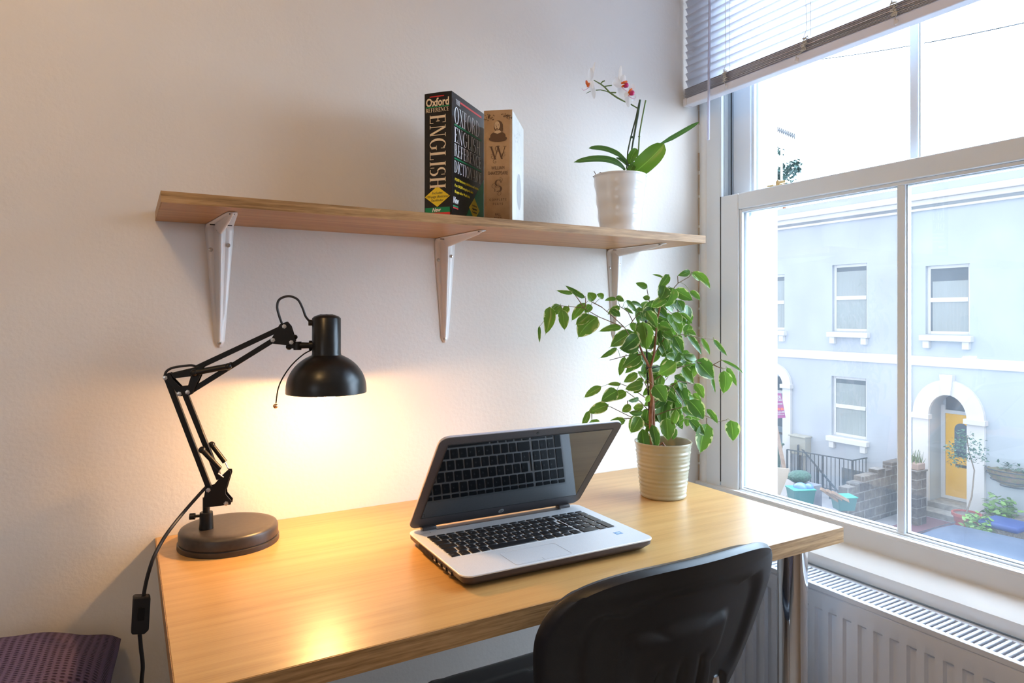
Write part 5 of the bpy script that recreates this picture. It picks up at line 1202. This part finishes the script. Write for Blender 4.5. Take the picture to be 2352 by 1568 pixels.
# wheelie bin
M['bingreen'] = mat('bin_green', (.03, .10, .075), .45); M['teal'] = mat('teal_plastic', (.015, .10, .10), .45)
wb = V((14.9, 10.75, GZ)); t = thing('wheelie_bin', wb, 'dark green wheelie bin behind the leaning sign post', 'bin')
b = MB(); z1 = 1.0; b.v += [wb+V(q) for q in ((-.2, -.22, .08), (.2, -.22, .08), (.2, .22, .08), (-.2, .22, .08), (-.27, -.28, z1), (.3, -.28, z1), (.3, .28, z1), (-.27, .28, z1))]
for q in ((0, 3, 2, 1), (4, 5, 6, 7), (0, 1, 5, 4), (1, 2, 6, 5), (2, 3, 7, 6), (3, 0, 4, 7)): b.face(q)
b.build('body', M['bingreen'], t, .02); b = MB(); b.box(wb+V((-.31, -.31, 1.0)), wb+V((.33, .31, 1.06))); b.build('lid', M['bingreen'], t, .02)
for s_ in (-1, 1): b = MB(); b.cyl(wb+V((.2, s_*.24, .1)), wb+V((.2, s_*.28, .1)), .1); b.build('wheel', M['rubber'], t)
# sale board
D0 = 13.6
def SP(px, py, d=0): return onD(px, py, D0+d)
sb = thing('agent_sign', (SP(1805, 1130).x, SP(1805, 1130).y, GZ), 'purple and red estate agent board on a leaning wooden post', 'sign board')
c0 = SP(1764, 903); cr = SP(1794, 903); dn = SP(1806, 958)
b = MB(); Q = [SP(1740, 904), SP(1794.5, 903), SP(1804.5, 959), SP(1745, 964)]; b.prism(Q, FW*.03); bo = b.build('board', mat('purple_board', (.22, .035, .15), .5), sb)
hx_ = (SP(1794.5, 903)-SP(1740, 904)).normalized(); vv = (SP(1794.5, 903)-SP(1804.5, 959)).normalized(); kS = D0/FPX
def st(txt, px, py, size, wpx, bold=0):
    GMs = Matrix((hx_, vv, -FW)).transposed().to_4x4(); GMs.translation = SP(px, py, -.004)
    P, F = text(txt, size*kS, GMs, width=wpx*kS, bold=bold*kS, align='RIGHT', ext=.001); return P, F
b = MB()
for a_ in (('NOR', 1794.3, 915, 10, 13.5, .4), ('PROPERTIES', 1796, 920, 4, 32, .2), ('Student Houses', 1797.5, 928, 4.5, 34, .2), ('properties.co.uk', 1801.5, 947, 5, 40, .3), ('office', 1802, 952, 4, 20, .1)):
    P, F = st(*a_); n = len(b.v); b.v += P
    for f in F: b.face([n+i for i in f])
b.build('lettering', mat('sign_white', (.34, .33, .34), .5), bo)
b = MB(); P, F = st('04 42 83', 1800, 941, 7, 22, .4); b.v += P
for f in F: b.face(f)
b.build('phone_number', mat('sign_orange', (.55, .10, .05), .5), bo)
b = MB(); b.bar(SP(1776, 950, .05), SP(1803, 1085, .05), .09, .05); b.build('post', noisy('post_wood', (.20, .13, .09), (.28, .19, .13), 8, .8), sb)
b = MB(); pq = SP(1803, 1085, .05); b.bar(pq, V((pq.x+.05, pq.y-.1, GZ+.0)), .09, .05); b.build('post_foot', mat('post_wood2', (.24, .16, .11), .8), sb)
# scrap boards
t = thing('plywood_sheet', SP(1795, 1120), 'pale plywood sheet leaning below the sign post', 'board'); t.location.z = GZ
b = MB(); b.prism([SP(1735, 1070, -.3), SP(1813, 1076, -.3), SP(1806, 1112, -.3), (SP(1806, 1160, -.3)), SP(1735, 1160, -.3)], FW*.03); b.build('sheet', mat('pale_ply', (.33, .27, .21), .7), t)
for i, (x0, x1) in enumerate(((1812, 1786), (1816, 1796), (1820, 1808))):
    t = tag(bx('plank', (0, 0, 0), (.01, .01, .01), M['stucco']), ['white plank leaning nearest the window pier', 'white plank leaning in the middle of three below the plywood', 'white plank leaning next to the teal recycling box'][i], 'plank', 'white planks leaning below the plywood')
    bpy.data.objects.remove(t)
    b = MB(); b.bar(SP(x0, 1101+i*3, -.5-i*.10), SP(x1, 1165, -.55-i*.10), .09, .03); o = b.build('plank', mat('white_plank', (.34, .33, .33), .6)); tag(o, ['white plank leaning nearest the window pier', 'white plank leaning in the middle of three below the plywood', 'white plank leaning next to the teal recycling box'][i], 'plank', 'white planks leaning below the plywood')
# recycling boxes
def rbox(px, py, D, wpx, hpx, label, bag):
    t = thing('recycling_box', onD(px, py+hpx, D), label, 'recycling box', 'recycling boxes in the front yard'); kD = D/FPX; c_ = onD(px, py+hpx, D); W2 = wpx*kD/2; Hh = hpx*kD; d_ = W2*.8
    R_ = Matrix.Rotation(-.45, 3, 'Z'); b = MB(); b.v += [c_+R_ @ V(q) for q in ((-W2*.8, -d_*.8, 0), (W2*.8, -d_*.8, 0), (W2*.8, d_*.8, 0), (-W2*.8, d_*.8, 0), (-W2, -d_, Hh), (W2, -d_, Hh), (W2, d_, Hh), (-W2, d_, Hh))]
    for q in ((0, 3, 2, 1), (0, 1, 5, 4), (1, 2, 6, 5), (2, 3, 7, 6), (3, 0, 4, 7), (4, 5, 6, 7)): b.face(q)
    b.build('tub', M['teal'], t, .02)
    b = MB(); m4 = Matrix.Translation(c_) @ R_.to_4x4(); b.box((-W2*1.05, -d_*1.05, Hh*.93), (W2*1.05, d_*1.05, Hh*1.03), m4); b.build('rim', mat('bright_teal', (.01, .20, .16), .4), t, .02)
    if bag:
        b = MB(); b.ball(c_+V((0, 0, Hh*1.0)), W2*.62, (1, 1, .75)); b.ball(c_+V((.1, -.1, Hh*1.05)), W2*.45, (1, .8, .8)); b.build('blue_bag', mat('blue_bag', (.08, .17, .45), .35), t)
rbox(1839, 1120, 12.6, 52, 42, 'teal recycling box with a blue bag on top', True)
rbox(1938, 1138, 12.8, 46, 32, 'teal recycling box with broken timber in it, against the block wall', False)
for i, (x0, y0, x1, y1) in enumerate(((1886, 1122, 1925, 1150), (1900, 1126, 1938, 1150), (1912, 1130, 1952, 1152))):
    b = MB(); b.bar(onD(x0, y0, 12.5), onD(x1, y1, 12.7), .05, .05); o = b.build('timber_offcut', noisy('old_timber', (.22, .14, .09), (.3, .2, .14), 8, .8)); tag(o, ['brown timber offcut sticking out furthest left from the teal box', 'middle brown timber offcut in the teal box', 'brown timber offcut nearest the block wall in the teal box'][i], 'timber', 'timber offcuts in the recycling box')
# hose / green planter heap
t = thing('plant_trough', onD(1838, 1100, 14.2), 'dark green trough of foliage behind the teal recycling box', 'planter'); t.location.z = GZ
b = MB(); b.ball(onD(1836, 1094, 14.2), .26, (1.1, .8, .5)); b.build('foliage', noisy('dark_leaves', (.015, .06, .05), (.03, .10, .07), 20, .7, 1, .05, 20), t)
b = MB(); p = onD(1838, 1112, 14.2); b.box(p+V((-.35, -.3, -.5)), p+V((.3, .3, .02))); b.build('stone_block', M['slate'], t)

# block walls
M['block'] = mat('weathered_block', (.1, .1, .1), .9)
mm_ = M['block']; v = coords(mm_); sw_ = nd(mm_, 'ShaderNodeSeparateXYZ'); lk(mm_, v, sw_.inputs[0]); cb = nd(mm_, 'ShaderNodeCombineXYZ')
ad = nd(mm_, 'ShaderNodeMath', operation='ADD'); lk(mm_, sw_.outputs[0], ad.inputs[0]); lk(mm_, sw_.outputs[1], ad.inputs[1]); lk(mm_, ad.outputs[0], cb.inputs[0]); lk(mm_, sw_.outputs[2], cb.inputs[1])
br = nd(mm_, 'ShaderNodeTexBrick'); lk(mm_, cb.outputs[0], br.inputs['Vector']); br.inputs['Scale'].default_value = 1; br.inputs['Brick Width'].default_value = .44; br.inputs['Row Height'].default_value = .2; br.inputs['Mortar Size'].default_value = .012
br.inputs['Color1'].default_value = (.13, .12, .11, 1); br.inputs['Color2'].default_value = (.08, .08, .085, 1); br.inputs['Mortar'].default_value = (.2, .2, .2, 1)
nz = noise(mm_, v, 9, 4); mxx = nd(mm_, 'ShaderNodeMix', data_type='RGBA', blend_type='MULTIPLY'); mxx.inputs[0].default_value = .7; lk(mm_, br.outputs[0], mxx.inputs[6]); lk(mm_, ramp(mm_, nz, [(.3, (.5, .5, .55)), (.7, (1.3, 1.25, 1.2))]), mxx.inputs[7]); setc(mm_, mxx.outputs[2]); bump(mm_, nz, 1, .03)
wA = onz(1948, 1215, GZ); wB_ = onz(2110, 1165, GZ)
dW = (wB_-wA); dW.z = 0; LWl = dW.length; dW.normalize(); nW = V((-dW.y, dW.x, 0))
b = MB(); st_h = [.86, .92, 1.02, 1.02, 1.10, 1.04, 1.18, 1.18, 1.12, 1.2]
cw = LWl/len(st_h)
for i, hh_ in enumerate(st_h): p = wA+dW*cw*i; m4 = frame(p, dW, nW); b.box((0, 0, 0), (cw*.995, .22, hh_), m4)
o = b.build('block_wall', M['block'], None, .015); tag(o, 'stepped broken concrete block wall between the two blue houses', 'garden wall')
pA = onx(2095, 1075, 14.6); pt_ = thing('wall_planter', (pA.x, pA.y, pA.z), 'terracotta trough of grass on top of the block wall by the glazing bar', 'planter')
b = MB(); b.box(pA+V((-.14, -.20, 0)), pA+V((.14, .20, .14))); b.build('trough', mat('pale_terracotta', (.26, .19, .16), .8), pt_, .02)
b = MB(); b.box(pA+V((-.2, -.22, -.04)), pA+V((.2, .22, 0))); b.box(pA+V((-.18, -.20, GZ-pA.z)), pA+V((.18, .20, -.04))); b.build('stone_support', M['block'], pt_)
b = MB()
for i in range(60): q = pA+V((random.uniform(-.15, .15), random.uniform(-.17, .17), .12)); b.tube([q, q+V((random.uniform(-.08, .08), random.uniform(-.08, .08), random.uniform(.1, .32)))], [.008, .002], 4)
b.build('grass', mat('grass', (.10, .15, .06), .7), pt_)

# potted bay tree
def plant(nm, label, cat_, c_, pr_, ph_, potm, potname, blobs, leafm, stem=None, n=140, ls=.07):
    t = thing(nm, c_, label, cat_); 
    if pr_: b = MB(); b.lathe([(pr_*.7, 0), (pr_*.95, ph_*.85), (pr_*1.08, ph_*.86), (pr_*1.08, ph_), (pr_*.95, ph_), (pr_*.93, ph_*.9)], c_, seg=28); b.build(potname, potm, t); b = MB(); b.lathe([(.0001, ph_*.93), (pr_*.93, ph_*.92)], c_, seg=20, close=True); b.build('soil', M['block'], t)
    if stem: b = MB(); b.tube(stem, [.018, .012, .008][:len(stem)] if len(stem) <= 3 else [.018-.012*i/len(stem) for i in range(len(stem))], 6); b.build('stem', mat('grey_stem', (.18, .15, .12), .8), t)
    b = MB()
    for (bc, r) in blobs:
        for i in range(n):
            d = V((random.gauss(0, 1), random.gauss(0, 1), random.gauss(0, .8))); d.normalize(); q = bc+d*r*random.random()**.4
            leaf(b, q, q+V((random.uniform(-1, 1), random.uniform(-1, 1), random.uniform(-.6, .5))).normalized()*ls, ls*.5, V((random.uniform(-1, 1), random.uniform(-1, 1), 1)), rv=random.random(), nu=3, nv=2)
    b.rnd = []; b.build('foliage', leafm, t, sharp=180); return t
M['gleaf'] = mat('grey_green_leaf', (.05, .13, .09), .6); M['bleaf'] = mat('bright_green_leaf', (.13, .27, .05), .5); M['terra'] = mat('red_terracotta', (.30, .06, .05), .6)
DT = 15.0
tb = onD(2222, 1222, DT); tb.z = max(tb.z, GZ)
tb = onz(2220, 1222, GZ)
DT = (tb-CAM).dot(FW)
plant('potted_tree', 'slender tree in a red clay pot in front of the yellow door', 'potted tree', tb, .25, .40, M['terra'], 'pot',
      [(onD(2195, 1030, DT), .22), (onD(2232, 1030, DT), .30), (onD(2215, 1005, DT), .2), (onD(2245, 1045, DT), .22), (onD(2200, 1055, DT), .18)], M['gleaf'],
      [tb+V((0, 0, .4)), onD(2232, 1140, DT), onD(2238, 1080, DT), onD(2225, 1035, DT), onD(2220, 1000, DT)], 75, .07)
hb_ = onz(2246, 1252, GZ); plant('potted_plant', 'bright green leafy plant in front of the blue stool', 'potted plant', hb_, .16, .22, M['rubber'], 'pot', [(hb_+V((0, 0, .36)), .27)], M['bleaf'], None, 190, .14)
kc = onx(2308, 1195, 15.5); kc.z = GZ; t = plant('crate_planter', 'wooden crate of broad green leaves behind the blue stool', 'planter', kc, 0, 0, None, '', [(kc+V((-.05, .05, .50)), .30)], M['bleaf'], None, 200, .15)
b = MB(); b.box(kc+V((-.28, -.30, 0)), kc+V((.28, .30, .40))); b.build('crate', noisy('grey_crate', (.20, .18, .17), (.27, .25, .23), 6, .8), t, .01)
kd = onz(2310, 1256, GZ); t = thing('stool', kd, 'low rattan stool with a blue cushion beside the green plants', 'stool')
b = MB(); b.box(kd+V((-.25, -.27, 0)), kd+V((.25, .27, .38))); b.build('base', noisy('rattan', (.20, .18, .16), (.12, .11, .10), 30, .8, .8, .02, 40), t, .02)
b = MB(); b.box(kd+V((-.33, -.35, .385)), kd+V((.33, .35, .50))); b.build('cushion', mat('blue_cushion', (.02, .05, .20), .7), t, .055, 4)
# wall basket
wk = V((FX-.22, 5.42, -2.05)); t = thing('wall_basket', wk, 'half-round iron hay basket of plants on the sky blue wall', 'wall basket')
b = MB()
for zz_, rr2 in ((0, 1), (-.09, .97), (-.22, .80), (-.33, .45)): b.tube([(FX-.07-.32*rr2*math.sin(math.pi*i/12), 5.42-.50*rr2*math.cos(math.pi*i/12), wk.z+zz_) for i in range(13)], .012, 5)
b.build('frame', M['rail_iron'], t)
b = MB(); b.ball((FX-.1, 5.42, wk.z), .46, (.6, 1, .72), 24, 14); b.v = [V((p.x, p.y, min(p.z, wk.z+.01+.02*math.sin(p.y*30)))) for p in b.v]; b.build('moss_liner', noisy('moss_liner', (.16, .11, .07), (.10, .12, .06), 12, .9, 1, .05, 12), t)
b = MB()
for i in range(90): q = V((FX-.2+random.uniform(-.12, .1), 5.3+random.uniform(-.3, .3), wk.z+.06+random.uniform(-.1, .10))); leaf(b, q, q+V((random.uniform(-1, 1), random.uniform(-1, 1), random.uniform(-.3, .6))).normalized()*.1, .05, (0, 0, 1), nu=3, nv=2)
b.rnd = []; b.build('foliage', M['gleaf'], t, sharp=180)
# red-brown paving by the door
b = MB(); q = onz(2140, 1215, GZ); b.box((q.x-1.4, q.y-1.2, GZ), (FX-.7, q.y+.5, GZ+.03)); o = b.build('paving_slab', mat('red_paving', (.14, .07, .09), .6)); tag(o, 'dull red paving in front of the yellow door step', 'paving')

# parked car
cc = V((10.0, 2.7, GZ)); car = thing('parked_car', cc, 'dark blue-grey parked car below the window', 'car')
M['carp'] = mat('car_paint', (.02, .035, .07), .3, 0, spec=.35); M['carg'] = mat('car_glass', (.02, .03, .04), .08, spec=.35)
def loft(mb, secs):   # each section: (y, halfwidth bottom, hw belt, hw roof, z0, zbelt, zroof)
    n = None
    for (y, wb_, wm, wr, z0, zm, zr_) in secs:
        P = [(-wb_, z0), (-wm, z0+(zm-z0)*.45), (-wm*.98, zm), (-wr, zm+(zr_-zm)*.88), (-wr*.7, zr_), (0, zr_+.015), (wr*.7, zr_), (wr, zm+(zr_-zm)*.88), (wm*.98, zm), (wm, z0+(zm-z0)*.45), (wb_, z0)]
        n = len(P); mb.v += [cc+V((x, y, z)) for x, z in P]
    k_ = len(secs)
    for j in range(k_-1):
        for i in range(n-1): a = j*n+i; mb.face((a, a+1, a+n+1, a+n))
        mb.face((j*n, (j+1)*n, (j+1)*n+n-1, j*n+n-1))
    mb.face(list(range(n))); mb.face([(k_-1)*n+i for i in range(n)][::-1])
b = MB(); loft(b, [(-2.0, .68, .74, .68, .3, .62, .66), (-1.85, .76, .84, .76, .2, .78, .84), (-1.1, .78, .87, .78, .18, .92, .96), (-.45, .78, .88, .62, .18, .94, 1.38), (.2, .78, .88, .64, .18, .95, 1.45), (1.1, .78, .87, .62, .18, .95, 1.42), (1.75, .76, .85, .66, .2, .93, 1.05), (1.95, .70, .78, .70, .3, .8, .86)])
b.build('body', M['carp'], car, sharp=40)
b = MB(); b.v += [cc+V(q) for q in ((-.60, 1.14, 1.405), (.60, 1.14, 1.405), (.66, 1.72, 1.075), (-.66, 1.72, 1.075))]; b.face((0, 1, 2, 3)); b.prism([cc+V(q) for q in ((-.60, 1.16, 1.41), (.60, 1.16, 1.41), (.66, 1.72, 1.09), (-.66, 1.72, 1.09))], (0, .004, .012)); b.build('rear_window', M['carg'], car)
b = MB(); b.prism([cc+V(q) for q in ((-.60, -.48, 1.38), (.60, -.48, 1.38), (.70, -1.05, .99), (-.70, -1.05, .99))], (0, -.01, .012)); b.build('windscreen', M['carg'], car)
for sx_ in (-1, 1):
    b = MB(); b.prism([cc+V((sx_*.80, y, z)) for y, z in ((-.75, .97), (1.35, .97), (1.0, 1.32), (-.38, 1.32))], (-sx_*.12, 0, 0)); b.build('side_window', M['carg'], car)
    for y in (-1.25, 1.25): b = MB(); b.cyl(cc+V((sx_*.68, y, .31)), cc+V((sx_*.885, y, .31)), .31, seg=28); wv_ = b.build('wheel', M['rubber'], car); b = MB(); b.cyl(cc+V((sx_*.88, y, .31)), cc+V((sx_*.89, y, .31)), .19); b.build('hub_cap', M['steel'], wv_)
# overhead cable
b = MB(); A_, B_ = onD(1830, 142, 11), onD(2420, 37, 7); b.tube([A_.lerp(B_, t)+V((0, 0, -.18*4*t*(1-t)*.3)) for t in [i/16 for i in range(-4, 21)]], .0075, 5)
o = b.build('overhead_cable', M['rail_iron']); tag(o, 'thin overhead cable crossing the white sky', 'cable')
# aerial and distant tree
DA = 30.0; ta = thing('tv_aerial', onD(1795, 440, DA), 'television aerial on a pole beyond the window reveal', 'aerial')
b = MB(); b.cyl(V((onD(1795, 520, DA).x, onD(1795, 520, DA).y, GZ)), onD(1795, 308, DA), .05, seg=8); b.build('pole', M['stucco'], ta)
b = MB(); b.bar(onD(1770, 290, DA), onD(1825, 313, DA), .07, .07)
for i in range(14): p = onD(1770, 290, DA).lerp(onD(1825, 313, DA), i/13); b.bar(p-V((0, 0, .12)), p+V((0, 0, .12)), .05, .05)
b.build('antenna', mat('aerial_grey', (.16, .18, .20), .5), ta)
DB = 34.0; tr = thing('tree', onD(1800, 560, DB), 'blue-green treetop beyond the aerial', 'tree'); tr.location.z = GZ
b = MB(); q = onD(1800, 420, DB); b.tube([(q.x, q.y, GZ), (q.x, q.y, q.z)], [.25, .1], 8); b.build('trunk', M['bark'], tr)
b = MB()
for (x, y, r, n) in ((1790, 395, .45, 120), (1808, 388, .5, 130), (1824, 382, .35, 70), (1830, 372, .22, 40), (1790, 345, .22, 40), (1800, 410, .6, 160), (1834, 388, .2, 30)):
    bc = onD(x, y, DB)
    for i in range(n):
        d = V((random.gauss(0, 1), random.gauss(0, 1), random.gauss(0, 1))); d.normalize(); p = bc+d*r*random.random()**.4
        leaf(b, p, p+V((random.uniform(-1, 1), random.uniform(-1, 1), random.uniform(-1, .4))).normalized()*.26, .17, (0, 0, 1), nu=2, nv=2)
b.rnd = []; b.build('crown', mat('far_leaf', (.07, .16, .15), .6), tr, sharp=180)
